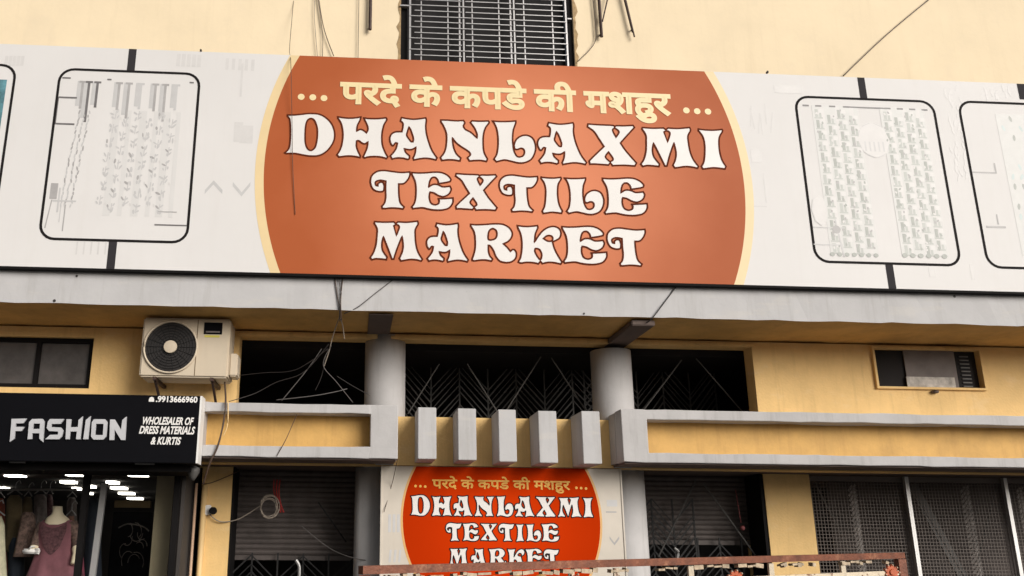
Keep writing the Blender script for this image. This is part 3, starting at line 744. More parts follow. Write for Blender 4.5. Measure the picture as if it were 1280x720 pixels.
# printed picture frames and their curtains
def rrect(x0, x1, z0, z1, r, n=6):
    pts = []
    for cx, cz, a0 in ((x1-r, z1-r, 0), (x0+r, z1-r, 90), (x0+r, z0+r, 180), (x1-r, z0+r, 270)):
        for k in range(n+1):
            a = math.radians(a0+90*k/n); pts.append((cx+r*math.cos(a), cz+r*math.sin(a)))
    return pts
def flat_quads(bm, lst, y, mi):
    for q in lst:
        f = quad(bm, [(p[0], y, p[1]) for p in q]); f.material_index = mi
def frame_at(l, t, r, b, bar_px, skip_bar=False):
    X0, X1, Z0, Z1 = pbox(l, t, r, b, YS)
    bm = BM(); ribbon(bm, rrect(X0, X1, Z0, Z1, 0.13), 0.024, YS-0.0022)
    pf = build_flat('printed_frame', bm, M_ink, sgn)
    if not skip_bar:
        xc = (X0+X1)/2; w = 0.036
        for q in ([(xc-w, Z1+0.01), (xc+w, Z1+0.01), (xc+w, sz1-0.001), (xc-w, sz1-0.001)], [(xc-w, sz0+0.001), (xc+w, sz0+0.001), (xc+w, Z0-0.01), (xc-w, Z0-0.01)]):
            bm = BM(); flat_quads(bm, [q], YS-0.0018, 0); build_flat('printed_bar', bm, M_bar, sgn)
    return X0, X1, Z0, Z1, pf
def Q(x, z, w, h, lean=0.0): return [(x-w/2, z-h/2), (x+w/2, z-h/2), (x+w/2+lean, z+h/2), (x-w/2+lean, z+h/2)]
def leaf(x, z, w, h, a=0.0):
    out = []
    for k in range(8):
        t = 2*math.pi*k/8; u, v = w/2*math.cos(t), h/2*math.sin(t)
        out.append((x+u*math.cos(a)-v*math.sin(a), z+u*math.sin(a)+v*math.cos(a)))
    return out
PM = [M_g1, M_g2, M_g3, M_gr1, M_gr2, M_teal, M_tealpale, M_g4, mat('soft_sage_print', (0.46, 0.475, 0.445), 0.5, var=0.1, scale=20), mat('blank_print', (0.665, 0.65, 0.635), 0.5, var=0.03)]
def poly(bm, pts, y, mi):
    y -= len(bm.faces)*1.5e-6          # every printed patch gets its own hair-thin layer
    f = bm.faces.new([bm.verts.new((p[0], y, p[1])) for p in pts]); f.material_index = mi
yp = YS-0.0012
# left frame: pleated curtain with leaf flecks
X0, X1, Z0, Z1, pf = frame_at(62, 89, 242, 301, 167)
W, Hh = X1-X0, Z1-Z0
fx = lambda u: X0+u*W
fz = lambda v: Z0+v*Hh
bm = BM()
for u, d, m2 in ((.17, .17, 1), (.215, .25, 2), (.275, .16, 2), (.43, .17, 1), (.50, .22, 1), (.585, .16, 0), (.69, .17, 1), (.76, .23, 1), (.84, .16, 0)):
    poly(bm, Q(fx(u), fz(.93-d/2), W*.018, Hh*d), yp-0.0004, m2); poly(bm, Q(fx(u)-W*.022, fz(.93-d*.45), W*.03, Hh*d*.9), yp, 0); poly(bm, Q(fx(u), fz(.925), W*.05, Hh*.012), yp-0.0006, m2)
for u0, u1 in ((.02, .08), (.34, .37), (.93, .96)): poly(bm, Q(fx((u0+u1)/2), fz(.945), W*(u1-u0), Hh*.009), yp-0.0006, 2)
for q in (Q(fx(.075), fz(.825), W*.13, Hh*.010), Q(fx(.075), fz(.665), W*.14, Hh*.010), Q(fx(.008), fz(.745), W*.014, Hh*.165)): poly(bm, q, yp-0.0006, 2)
for u, wd in ((.44, .05), (.53, .03), (.63, .05), (.72, .03), (.80, .05), (.88, .03)):
    poly(bm, Q(fx(u)-.01, fz(.45), W*wd, Hh*.62, -.0), yp, 9)
VINE = ((-.016, .012, .5), (.014, .016, -.5), (-.012, -.016, .3), (.016, -.012, -.3))
for c in range(6):
    for r in range(14):
        if (c + r) % 2: continue
        u, v = .42+c*.082+rng.uniform(-.006, .006)-r*.003, .73-r*.042
        for k, (du, dv, an) in enumerate(VINE):
            poly(bm, leaf(fx(u+du+rng.uniform(-.008,.008)), fz(v+dv+rng.uniform(-.008,.008)), W*rng.uniform(.010,.018), Hh*rng.uniform(.018,.036), an+rng.uniform(-.7, .7)), yp-0.0003-.00003*k, 1 if (k == 0 and rng.random() < .5) else 0)
        poly(bm, Q(fx(u), fz(v), W*.006, Hh*.055, .006), yp-0.0006, 0)
        if r % 3 == 0: poly(bm, leaf(fx(u+.04), fz(v-.02), W*.012, Hh*.02, .3), yp-.0003, 7)
for c in range(3):
    for r in range(24):
        u, v = .17+c*.035-.004*r*.6+rng.uniform(-.006, .006), .74-r*.024
        poly(bm, leaf(fx(u), fz(v), W*.012, Hh*rng.uniform(.02, .035), rng.uniform(-.3, .3)), yp-0.0003, 1 if rng.random() < .4 else 0)
for q, m2 in ((Q(fx(.06), fz(.27), W*.05, Hh*.09), 1), (Q(fx(.10), fz(.22), W*.012, Hh*.14), 0), (Q(fx(.15), fz(.12), W*.008, Hh*.15), 1), (Q(fx(.12), fz(.14), W*.006, Hh*.09), 0), (Q(fx(.14), fz(.215), W*.16, Hh*.008), 0), (Q(fx(.88), fz(.095), W*.22, Hh*.008), 2), (Q(fx(.85), fz(.17), W*.13, Hh*.005), 1), (Q(fx(.03), fz(.14), W*.008, Hh*.16, .03), 1)): poly(bm, q, yp-0.0005, m2)
build_flat('curtain_print', bm, PM, pf)
# right frame: pair of sage patchwork curtains and a lamp
X0, X1, Z0, Z1, pf = frame_at(1007, 124.5, 1183, 329, 1094)
W, Hh = X1-X0, Z1-Z0
bm = BM()
poly(bm, Q(fx(.5), fz(.945), W*.30, Hh*.009), yp-0.0006, 2)
for u in (.07, .16, .26, .36, .66, .75, .84, .93): poly(bm, Q(fx(u), fz(.945), W*.045, Hh*.010), yp-0.0006, 2)
for u0, u1 in ((.11, .44), (.60, .92)):
    poly(bm, Q(fx((u0+u1)/2), fz(.5), W*(u1-u0), Hh*.90), yp, 3)
    for q in (.22, .55, .86): poly(bm, Q(fx(u0+(u1-u0)*q), fz(.5), W*.03, Hh*.89), yp-.0001, 7)
    for c in range(4):
        for r in range(13):
            u, v = u0+.045+c*(u1-u0)/4.1+rng.uniform(-.004, .004), .895-r*.068-(.034 if c % 2 else 0)
            if v < .07: continue
            poly(bm, Q(fx(u-.012), fz(v+.004), W*.022, Hh*.05), yp-.0003, 4 if (r+c) % 3 else 8)
            poly(bm, Q(fx(u+.014), fz(v-.004), W*.016, Hh*.036), yp-.0003, 8)
            poly(bm, Q(fx(u), fz(v-.026), W*.06, Hh*.008), yp-.0004, 8)
            poly(bm, Q(fx(u+.022), fz(v+.018), W*.034, Hh*.024), yp-.00045, 9)
            for k in range(2): poly(bm, leaf(fx(u+rng.uniform(-.025, .025)), fz(v+rng.uniform(-.025, .025)), W*.014, Hh*.018, rng.uniform(-.9, .9)), yp-0.0006-.00003*k, rng.choice((4, 7, 1)))
poly(bm, leaf(fx(.525), fz(.74), W*.23, Hh*.22), yp-0.0002, 7); ribbon(bm, [(fx(.525)+W*.11*math.cos(a*.35), fz(.74)+Hh*.105*math.sin(a*.35)) for a in range(18)], 0.012, yp-0.0004)
for k in range(5): poly(bm, Q(fx(.46+k*.032), fz(.70), W*.012, Hh*.06), yp-0.0004, 0)
for q, m2 in ((Q(fx(.12), fz(.2), W*.22, Hh*.006, 0), 0), (Q(fx(.10), fz(.10), W*.2, Hh*.006, 0), 0), (Q(fx(.2), fz(.14), W*.01, Hh*.22, -.04), 0), (leaf(fx(.07), fz(.30), W*.11, Hh*.18), 7), (leaf(fx(.17), fz(.19), W*.06, Hh*.05), 1)): poly(bm, q, yp-0.0006, m2)
for k in range(7): poly(bm, leaf(fx(.12+k*.05), fz(.045), W*.035, Hh*.025), yp-0.0006, 4)
for k in range(6): poly(bm, leaf(fx(.62+k*.055), fz(.05), W*.04, Hh*.028), yp-0.0006, 4)
build_flat('curtain_print', bm, PM, pf)
# half seen frames at both edges
X0, X1, Z0, Z1, pf = frame_at(-182, 78, 6, 290, -90)
W, Hh = X1-X0, Z1-Z0; bm = BM()
poly(bm, Q(fx(.55), fz(.5), W*.80, Hh*.82), yp, 5)
for k in range(9): poly(bm, leaf(fx(.2+k*.085), fz(rng.uniform(.3, .8)), W*.02, Hh*rng.uniform(.2, .4), rng.uniform(-.3, .3)), yp-.0004, 6)
build_flat('curtain_print', bm, PM, pf)
X0, X1, Z0, Z1, pf = frame_at(1217, 131, 1400, 336, 1310, skip_bar=True)
W, Hh = X1-X0, Z1-Z0; bm = BM()
poly(bm, Q(fx(.55), fz(.5), W*.62, Hh*.86), yp, 3)
for c in range(10):
    for r in range(14):
        if rng.random() < .45: poly(bm, leaf(fx(.28+c*.06), fz(.9-r*.06), W*.02, Hh*.04, rng.uniform(-.5, .5)), yp-.0004, 6 if rng.random() < .6 else 4)
for q in (Q(fx(.09), fz(.56), W*.17, Hh*.008), Q(fx(.17), fz(.59), W*.01, Hh*.06), Q(fx(.10), fz(.235), W*.13, Hh*.012), Q(fx(.12), fz(.28), W*.008, Hh*.06)): poly(bm, q, yp-.0006, 1)
build_flat('curtain_print', bm, PM, pf)
v = at(1276, 113, YS); bm = BM(); flat_quads(bm, [[(v.x-.03, v.z-.10), (v.x+.05, v.z-.10), (v.x+.05, sz1-.001), (v.x-.03, sz1-.001)]], YS-.0018, 0); build_flat('printed_bar', bm, M_bar, sgn)
# faint ghost drawings on the white field
bm = BM()
def gq(px, py, w, h, mi, lean=0.0):
    v = at(px, py, YS); poly(bm, Q(v.x, v.z, w, h, lean), YS-.0008-rng.random()*.0003, mi)
for k in range(5): gq(223+k*6.5, 75+k*.3, .035, .13, 7); gq(284+k*8, 80+k*.4, .03, .12, 7)
for k in range(5): gq(96+k*9, 310, .014, .12, 7)
gq(298, 165, .08, .2, 7); gq(308, 168, .12, .18, 7); gq(302, 100, .02, .35, 7)
for cx, s in ((267, 1), (302, -1)):
    for d in (-1, 1):
        a = at(cx, 228 if s > 0 else 243, YS); b = at(cx+d*11, 240 if s > 0 else 230, YS)
        n = .02; poly(bm, [(a.x, a.z-n), (b.x, b.z-n), (b.x, b.z+n), (a.x, a.z+n)], YS-.0009-(.0002 if d > 0 else 0), 0)
for k in range(6): gq(937+k*5, 150+rng.uniform(-8, 8), .012, .22, 7, rng.uniform(-.04, .04))
gq(945, 195, .10, .14, 7); gq(985, 112, .28, .08, 7); gq(950, 258, .13, .012, 7); gq(956, 235, .012, .3, 7)
for k in range(44):
    v = at(1182+rng.uniform(-2, 34)*.6, 110+k*2.6, YS); poly(bm, leaf(v.x+.0015*k, v.z, .022, .08, rng.uniform(-.4, .4)), YS-.0008-k*.00001, 7)
for k in range(12): v = at(1238+rng.uniform(-8, 24), 108+rng.uniform(0, 16), YS); poly(bm, leaf(v.x, v.z, .02, .09, rng.uniform(-.3, .3)), YS-.0008-k*.00001, 7)
for k in range(5): gq(8+k*5, 76, .03, .10, 7)
gq(1215, 340, .03, .15, 7); gq(1165, 340, .06, .10, 7)
build_flat('ghost_print', bm, PM, sgn)
# screw heads on the top edge
for px, py in ((251, 63), (959.5, 90)):
    bm = BM(); v = at(px, py, YS-.004); box(bm, v.x-.008, v.x+.008, YS-.012, YS+.02, v.z-.01, v.z+.012, .003); build('screw', bm, M_cabledark, sgn)

# ------------------------------------------------------------------ lower sign over the entrance
Y2 = -0.02+0.04
l2, r2 = ax(475.5, 640, Y2), ax(779.5, 640, Y2); t2 = z_pb-0.004; b2 = az(640, 735, Y2)
sg2 = empty('entrance_sign', 'white entrance sign with vivid red disc below the five grey fins', 'sign', ((l2+r2)/2, Y2, b2))
bm = BM(); box(bm, l2, r2, Y2, Y2+0.05, b2, t2); build('panel', bm, M_flex_old, sg2)
for xx in (l2, r2-0.014):
    bm = BM(); box(bm, xx, xx+0.014, Y2-0.008, Y2+0.051, b2, t2); build('edge_trim', bm, M_flex_old, sg2)
e1, e2 = at(503.5, 650, Y2), at(750, 650, Y2); c2x, c2z = (e1.x+e2.x)/2, (e1.z+e2.z)/2
rx2 = (e2.x-e1.x)/2; q1 = at(519, 586, Y2); rv2 = fit_v(c2x, c2z, rx2, [(q1.x, q1.z)])
M_disc2 = radial('vivid_red_print', (0.62, 0.042, 0.003), (0.46, 0.03, 0.002), (c2x, Y2, c2z), 0.1, rx2*1.05, 0.7, 0.0)
add_disc(sg2, c2x, c2z, rx2, rv2, b2+0.002, t2-0.002, Y2-0.0015, M_disc2, M_rim_l, 0.022)
dst = [(512.8, 619.5, 741.5, 646.5), (557, 653.5, 699.2, 677.2), (560.5, 685, 699.2, 709.5)]
for letters, d in zip(ROWL, dst):
    letters_obj('lettering', remap(letters, rect_of(letters), pbox(*d, Y2-.003)), Y2-.003, M_letter, M_ink, 0.009, sg2)
hindi(sg2, (540.5, 599, 610), (712, 601.5, 612.2), Y2-.003, M_hindi_l, ((519.5, 607.5), (525.5, 607.8), (531.5, 608.2), (720.5, 609.8), (726.5, 610.2), (732.5, 610.6)), 0.0125, 0.006)
bm = BM()
def g2(px, py, w, h, mi, lean=0.0):
    v = at(px, py, Y2); poly(bm, Q(v.x, v.z, w, h, lean), Y2-.0008-rng.random()*.0003, mi)
for k in range(3): g2(487+k*5.5, 654, .025, .16, 0); g2(487+k*6, 695, .02, .11, 0, .01)
g2(765, 629, .10, .06, 0); g2(764, 640, .10, .012, 1)
for d in (-1, 1):
    a, b = at(768, 680, Y2), at(768+d*6, 672, Y2); poly(bm, [(a.x, a.z-.012), (b.x, b.z-.012), (b.x, b.z+.012), (a.x, a.z+.012)], Y2-.0009-(.0002 if d > 0 else 0), 1)
build_flat('ghost_print', bm, PM, sg2)

# ------------------------------------------------------------------ shop sign
YF = -0.56
fx1 = ax(249, 540, YF); fz1 = az(125, 492.8, YF); fz0 = az(125, 577.5, YF); fx0 = XL+1.5
fs = empty('shop_sign', 'black shop sign with silver lettering above the lit dress shop window', 'sign', (fx1-1.5, YF, fz0))
bm = BM(); box(bm, fx0, fx1-0.012, YF, YB-0.006, fz0, fz1, 0.004); build('panel', bm, M_black, fs)
bm = BM(); box(bm, fx1-0.011, fx1+0.006, YF-0.004, YB-0.006, fz0, fz1-0.0); build('edge_trim', bm, M_white, fs)
bm = BM()
for k, loops in FASH.items(): fill(bm, glyph_loops(loops, (0, 470), YF-.02), YF-.02)
ext = bmesh.ops.extrude_face_region(bm, geom=bm.faces[:])
bmesh.ops.translate(bm, verts=[v for v in ext['geom'] if isinstance(v, bmesh.types.BMVert)], vec=(0, .016, 0))
build('lettering', bm, M_silver, fs)
for body, l, r, t, b in (("WHOLESALER OF", 178.5, 242.5, 521.8, 530.6), ("DRESS MATERIALS", 174, 244, 533.2, 542.2), ("& KURTIS", 188.5, 226.5, 546.6, 555.4)):
    x0, x1, z0, z1 = pbox(l, t, r, b, YF-.003); place_text(text_mesh(body, 0.035, 0.28), x0, x1, z0, z1, YF-.003, 'lettering', M_white, fs, keep_z=(0, .69))
x0, x1, z0, z1 = pbox(195, 495.6, 247, 502.6, YF-.003); place_text(text_mesh(".9913666960", 0.035), x0, x1, z0, z1, YF-.003, 'lettering', M_white, fs, keep_z=(0, .69))
bm = BM(); v = at(189.5, 499, YF-.003)
poly(bm, leaf(v.x, v.z, .045, .042), YF-.003, 0); poly(bm, Q(v.x, v.z-.012, .046, .02), YF-.0034, 0); build_flat('phone_emblem', bm, M_white, fs)
for l, r, py in ((10, 30, 579), (168, 192, 579)):
    bm = BM(); a, b = at(l, py, YF), at(r, py, YF); tube(bm, [(a.x, YF+.03, fz0-.006), (b.x, YF+.03, fz0-.006)], .012, 8)
    build('lamp_bracket', bm, M_gate, fs)

# ------------------------------------------------------------------ dress shop under the sign
YD = 0.12; zc = 2.36
xi0, xi1 = -7.4, ax(219, 650, YD)
sh = empty('shopfront', 'dress shop interior behind glass below the black sign', 'shopfront', ((xi0+xi1)/2, YD+.3, 0.13))
bm = BM(); box(bm, xi0, xi1+.2, YB-.004, YD-.002, fz0-.06, fz0-.004); build('canopy_soffit', bm, M_blackframe, sh)
for q in ((xi0, xi1, 8.6, 8.7), (xi0-.1, xi0, YD, 8.7), (xi1, xi1+.06, YD+.06, 2.54), (xi1, xi1+.06, 2.64, 8.7)):
    bm = BM(); box(bm, *q, .3, zc); build('inner_wall', bm, M_shopwall, sh)
bm = BM(); box(bm, xi0, xi1+.06, YD+.06, 8.7, zc+.002, zc+.06); build('ceiling', bm, M_shopceil, sh)
bm = BM(); box(bm, xi0, xi1, YD, 8.7, .14, .3); build('floor', bm, M_shopwall, sh)
xm1 = ax(103, 650, YD)
bm = BM()
for a, b in ((99.5, 107), (215, 223)): box(bm, ax(a, 650, YD), ax(b, 650, YD), YD-.02, YD+.05, .3, fz0+.05)
box(bm, xi0, xi1, YD-.021, YD+.051, fz0-.03, fz0+.3)
build('door_frame', bm, M_blackframe, sh)
bm = BM(); box(bm, xi0, ax(99.5, 650, YD), YD+.01, YD+.018, .3, fz0-.03); build('glass_pane', bm, M_glass, sh)
bm = BM(); box(bm, ax(107, 650, YD), ax(215, 650, YD), YD+.01, YD+.018, .3, fz0-.03); build('glass_pane', bm, M_glass, sh)
# slanted white door edge
bm = BM(); a, b = at(131, 604, .5), at(115.5, 722, .5); v = (b-a).normalized(); beam(bm, a, a+v*2.0, .055, .04); build('door_edge', bm, M_alu, sh)
bm = BM(); box(bm, ax(143, 630, 8.2), ax(188, 630, 8.2), 8.2, 8.3, az(165, 634.5, 8.2), zc-.002); build('bulkhead', bm, M_beige, sh)
bm = BM(); box(bm, ax(192, 650, .5), ax(214, 650, .5), .5, .54, .32, zc-.06); build('side_panel', bm, M_sand, sh)
bm = BM(); box(bm, ax(140, 650, 2.6), ax(190, 650, 2.6), 2.63, 2.66, .32, az(165, 640, 2.6)); pd = build('etched_panel', bm, M_black, sh)
bm = BM(); r2_ = random.Random(3)
for k in range(11):
    cx, cy = 150+r2_.random()*30, 662+r2_.random()*48; pts = []
    a0 = r2_.random()*6; R = r2_.uniform(5, 11)
    for i in range(7): pts.append(at(cx+R*math.cos(a0+i*.42)*(1-.05*i), cy+R*1.4*math.sin(a0+i*.42)*(1-.05*i), 2.62))
    tube(bm, pts, .005, 4)
tube(bm, spline([at(148, 660, 2.62), at(160, 655, 2.62), at(178, 658, 2.62), at(186, 664, 2.62)], 4), .008, 4)
build('etched_scroll', bm, M_fold, pd)
# ceiling lights of the shop: long tiles seen from below
k = 0
tiles = ((19.5, 594, 23), (93, 593, 18), (173, 593.5, 24), (86, 602.5, 17), (3, 610, 12), (96, 610.5, 7), (113, 608, 10), (141, 603, 13), (149, 610, 18), (158.5, 616.6, 18), (169, 623, 18), (210.5, 616.5, 17), (111, 616.5, 7))
desc = ('leftmost front', 'second front', 'third front', 'dim far', 'far left edge', 'small bright', 'small dim', 'first diagonal row', 'second diagonal row', 'third diagonal row', 'last diagonal row', 'far right', 'small pinkish')
lab = ['lit ceiling panel in the dress shop above the olive garments, nearest the street', 'lit ceiling panel in the dress shop straight above the mannequin, nearest the street', 'lit ceiling panel in the dress shop right of the white door edge, nearest the street',
       'faint ceiling panel behind the mannequin, dimmest in the dress shop', 'lit ceiling panel at the very left edge of the dress shop', 'tiny lit ceiling panel just left of the black door post', 'small ceiling panel just right of the black door post',
       'lit ceiling panel at the tip of the white door edge, first of the diagonal row', 'lit ceiling panel second in the diagonal row inside the shop', 'lit ceiling panel third in the diagonal row inside the shop', 'lit ceiling panel last in the diagonal row, above the beige bulkhead',
       'lit ceiling panel above the olive side panel at the right of the shop', 'tiny lit panel lowest beside the black door post']
for (px, py, w), lb in zip(tiles, lab):
    zl = zc-.012; c = at_z(px, py, zl)
    dist = c.y+8; hw = w*.45*dist/FOC
    hh = min(.35, abs(at_z(px, py+2, zl).y-c.y))
    bm = BM(); box(bm, c.x-hw, c.x+hw, c.y-hh*.32, c.y+hh*.32, zc-.03, zc-.001)
    tag(build('ceiling_light', bm, M_light, loc=(c.x, c.y, zc-.001)), lb, 'light', 'ceiling lights in the dress shop')

# garments and mannequin
def garment(name, label, cat, m, px_top, px_bot, py_top, py_bot, y, depth=.22, sh_w=1.0, folds=7, seed=1, group=None, hanger=True):
    """hanging garment: shoulders, waist and a fluted hem"""
    r = random.Random(seed); a0, a1 = at(px_top[0], py_top, y), at(px_top[1], py_top, y); b0, b1 = at(px_bot[0], py_bot, y), at(px_bot[1], py_bot, y)
    zt, zbm = (a0.z+a1.z)/2, (b0.z+b1.z)/2; n, rows = 28, 12
    o = empty(name, label, cat, ((b0.x+b1.x)/2, y, zbm), group)
    bm = BM(); rings = []
    for j in range(rows+1):
        t = j/rows; s = t**1.15
        x0, x1 = a0.x+(b0.x-a0.x)*s, a1.x+(b1.x-a1.x)*s; c, w = (x0+x1)/2, (x1-x0)/2
        w *= (0.55+0.45*min(1, t/.08)) if t < .08 else 1
        ring = []
        for k in range(n):
            an = 2*math.pi*k/n; f = 1+.12*t*math.sin(folds*an+seed)+.05*t*math.sin(3*an+seed*2)
            ring.append(bm.verts.new((c+w*math.cos(an)*f, y+depth*(.35+.65*t)*math.sin(an)*f*.6, zt+(zbm-zt)*t)))
        rings.append(ring)
    for j in range(rows):
        for k in range(n): bm.faces.new([rings[j][k], rings[j][(k+1) % n], rings[j+1][(k+1) % n], rings[j+1][k]])
    bm.faces.new(rings[0]); bm.faces.new(rings[-1])
    build('body', bm, m, o, smooth=True)
    if hanger:
        c = (a0+a1)/2; bm = BM(); w = (a1.x-a0.x)/2
        tube(bm, [(c.x-w, y, zt+.005), (c.x, y, zt+.06), (c.x+w, y, zt+.005)], .007, 6); tube(bm, spline([(c.x, y, zt+.06), (c.x, y, zt+.12), (c.x+.03, y, zt+.15), (c.x+.05, y, zt+.12)], 4), .004, 6)
        build('hanger', bm, M_alu, o)
    return o
GR = 'garments hanging in the dress shop'
garment('garment', 'cream green hanging garment at the left edge of the shop window', 'garment', M_creamf, (-14, 6), (-16, 13), 645, 790, .75, seed=2, group=GR)
garment('garment', 'dark olive garment on hanger beside the cream one', 'garment', M_olive, (9, 28), (8, 27), 619, 690, 1.25, seed=3, group=GR)
garment('garment', 'brown floral garment with wide sleeves left of the mannequin', 'garment', M_brownp, (27, 44), (18, 47), 640, 696, .85, seed=4, group=GR, hanger=False)
garment('garment', 'slim olive brown garment hanging behind the brown floral one', 'garment', M_olive, (30, 40), (28, 40), 621, 665, 1.5, seed=5, group=GR)
garment('garment', 'pale grey garment on hanger just left of the mannequin head', 'garment', M_greyf, (43, 58), (44, 58), 618, 660, 1.6, seed=6, group=GR)
garment('garment', 'navy garment hanging between door post and white door edge', 'garment', M_navy, (109, 126), (102, 128), 622, 800, .9, seed=7, group=GR, hanger=False)
garment('garment', 'rose pink garment peeking out beside the black door post', 'garment', M_rose, (99, 103), (94, 112), 676, 800, .7, seed=8, group=GR, hanger=False)
garment('garment', 'tan scarf like garment hanging right of the mannequin', 'garment', M_tan, (83, 95), (80, 92), 645, 800, 1.02, depth=.1, seed=9, group=GR)
garment('garment', 'dark wine garment on hanger behind the mannequin shoulder', 'garment', M_wine, (58, 66), (58, 68), 618, 700, 1.7, seed=11, group=GR)
garment('garment', 'grey brown garment on hanger right behind the mannequin neck', 'garment', M_greyf, (84, 96), (84, 97), 622, 700, 1.8, seed=12, group=GR)
garment('garment', 'reddish garment at the far left behind the cream one', 'garment', mat('red_brown_fabric', (.30, .07, .04), .85, var=.3), (-6, 6), (-8, 8), 623, 720, 1.5, seed=13, group=GR)
garment('garment', 'long black garment hanging left of the mannequin sleeve', 'garment', M_navy, (12, 30), (12, 34), 672, 800, .95, seed=14, group=GR, hanger=False)
bm = BM()
a, b = at(-30, 612, 1.4), at(96, 612, 1.4); tube(bm, [a, b], .012, 8)
tag(build('clothes_rail', bm, M_steel, loc=tuple((a+b)/2)), 'steel clothes rail running behind the mannequin', 'rail')
ym = .62; nk = at(73, 640, ym); chest = at(73, 655, ym); scale_m = (ym+8)/FOC
mn = empty('mannequin', 'headless cream mannequin in mauve dress with dark embroidered yoke', 'mannequin', (nk.x, ym, .3))
bm = BM(); px = lambda p: at(p, 650, ym).x
prof = [(633, 5.5, .045), (640, 5.8, .048), (643, 7, .06), (648, 13, .08), (653, 15, .09), (665, 19, .10), (680, 17.5, .11), (700, 16, .10)]
def shape(bm, prof, cxpx, y, n=28):
    rings = []
    for py, hw, dp in prof:
        c = at(cxpx, py, y); w = hw*scale_m
        rings.append([bm.verts.new((c.x+w*math.cos(2*math.pi*k/n), y+dp*math.sin(2*math.pi*k/n), c.z)) for k in range(n)])
    for i in range(len(rings)-1):
        for k in range(n): bm.faces.new([rings[i][k], rings[i][(k+1) % n], rings[i+1][(k+1) % n], rings[i+1][k]])
    bm.faces.new(rings[0]); bm.faces.new(rings[-1])
shape(bm, prof, 72, ym)
for s in (-1, 1):
    tube(bm, spline([at(72+s*17, 655, ym), at(72+s*22, 671, ym-.02), at(72+s*(24 if s > 0 else 28), 683, ym-.07), at(72+s*(20 if s > 0 else 32), 688 if s < 0 else 705, ym-.15)], 5), [.05]*6+[.042]*6+[.03]*4, 10)
build('body', bm, M_skin, mn, smooth=True)
bm = BM(); n = 36; rings = []
rows = [(650, 16, .105, 0), (656, 21.5, .12, 0), (668, 22, .135, .3), (684, 22, .14, .6), (700, 25, .17, .8), (720, 31, .2, 1), (760, 38, .24, 1), (800, 42, .26, 1)]
for py, hw, dp, fl in rows:
    c = at(72-(py-650)*.05, py, ym); w = hw*scale_m; ring = []
    for k in range(n):
        an = 2*math.pi*k/n; f = 1+.05*fl*math.sin(9*an)
        dz = 0.0
        if py == 650: dz = -.05*max(0, -math.sin(an))**2*(1 if abs(math.cos(an)) < .8 else .3)     # scooped neckline
        ring.append(bm.verts.new((c.x+w*math.cos(an)*f, ym+dp*math.sin(an)*f, c.z+dz)))
    rings.append(ring)
for i in range(len(rings)-1):
    for k in range(n): bm.faces.new([rings[i][k], rings[i][(k+1) % n], rings[i+1][(k+1) % n], rings[i+1][k]])
build('dress', bm, M_mauve, mn, smooth=True)
bm = BM(); rings = []
for py, hw, dp in ((656, 15, .128), (667, 15, .148), (676, 12.5, .15), (686, 9.5, .152), (693, 4.5, .16)):
    c = at(72-(py-650)*.05, py, ym); w = hw*scale_m; ring = []
    for k in range(13):
        u = -1+2*k/12; ring.append(bm.verts.new((c.x+w*u, ym-dp*math.sqrt(max(.05, 1-(u*w/(23*scale_m))**2))-.004, c.z+.02*u*u-(.03*(1-u*u) if py == 656 else 0))))
    rings.append(ring)
for i in range(len(rings)-1):
    for k in range(12): bm.faces.new([rings[i][k], rings[i][k+1], rings[i+1][k+1], rings[i+1][k]])
build('embroidered_yoke', bm, M_wine, mn, smooth=True)
bm = BM()
for s in (-1, 1):
    tube(bm, spline([at(72+s*16, 655, ym), at(72+s*23, 670, ym-.02), at(72+s*(25 if s > 0 else 28), 684, ym-.07)], 6), [.062]*5+[.058]*4+[.052]*4, 12)
build('sleeve', bm, M_brownp, mn, smooth=True)
bm = BM(); c = at(38, 688, ym-.16)
box(bm, c.x-.07, c.x+.05, c.y-.02, c.y+.02, c.z-.03, c.z+.015, .012)
for k in range(4): tube(bm, [c+Vector((.04, 0, .01-.013*k)), c+Vector((.075+.004*k, -.01, .016-.014*k)), c+Vector((.095-.006*abs(k-1), -.012, .008-.015*k))], [.008, .0075, .006], 6)
tube(bm, [c+Vector((-.01, -.01, .012)), c+Vector((.015, -.02, .035)), c+Vector((.045, -.02, .038))], [.01, .009, .006], 6)
build('hand', bm, M_white, mn, smooth=True)
bm = BM(); lathe(bm, [(.16, .30), (.16, .32), (.02, .34), (.02, 1.2)], (nk.x, ym, 0), n=20); build('stand', bm, M_steel, mn)

# pipes and little things on the strip right of the shop
def tube_thing(name, label, cat, pts, r, m, smooth=True, n=8, group=None, loc=None):
    bm = BM(); tube(bm, pts, r, n); p = loc or pts[-1]
    return tag(build(name, bm, m, smooth=smooth, loc=tuple(p)), label, cat, group)
p = at(232, 600, .3); tube_thing('pipe', 'tan vertical pipe beside the dark shop door frame', 'pipe', [(p.x-.02, .3, fz0-.05), (p.x-.02, .3, .14)], .035, M_pipepink)
p = at(242.5, 660, .55); tube_thing('pipe', 'thin cream vertical pipe at the left edge of the ochre pillar', 'pipe', [(p.x, .52, az(244, 604, .52)), (p.x, .52, .14)], .014, M_pipepink)
p = at(252.5, 660, .58); tube_thing('pipe', 'ochre painted conduit on the front of the left pillar', 'pipe', [(p.x, .59, az(253, 606, .59)), (p.x, .59, .14)], .03, M_pipe)
bm = BM(); box(bm, ax(224, 640, .4), ax(245, 640, .4), .62, .66, .14, z_bb-.015); build('dark_strip', bm, M_blackframe, sh)
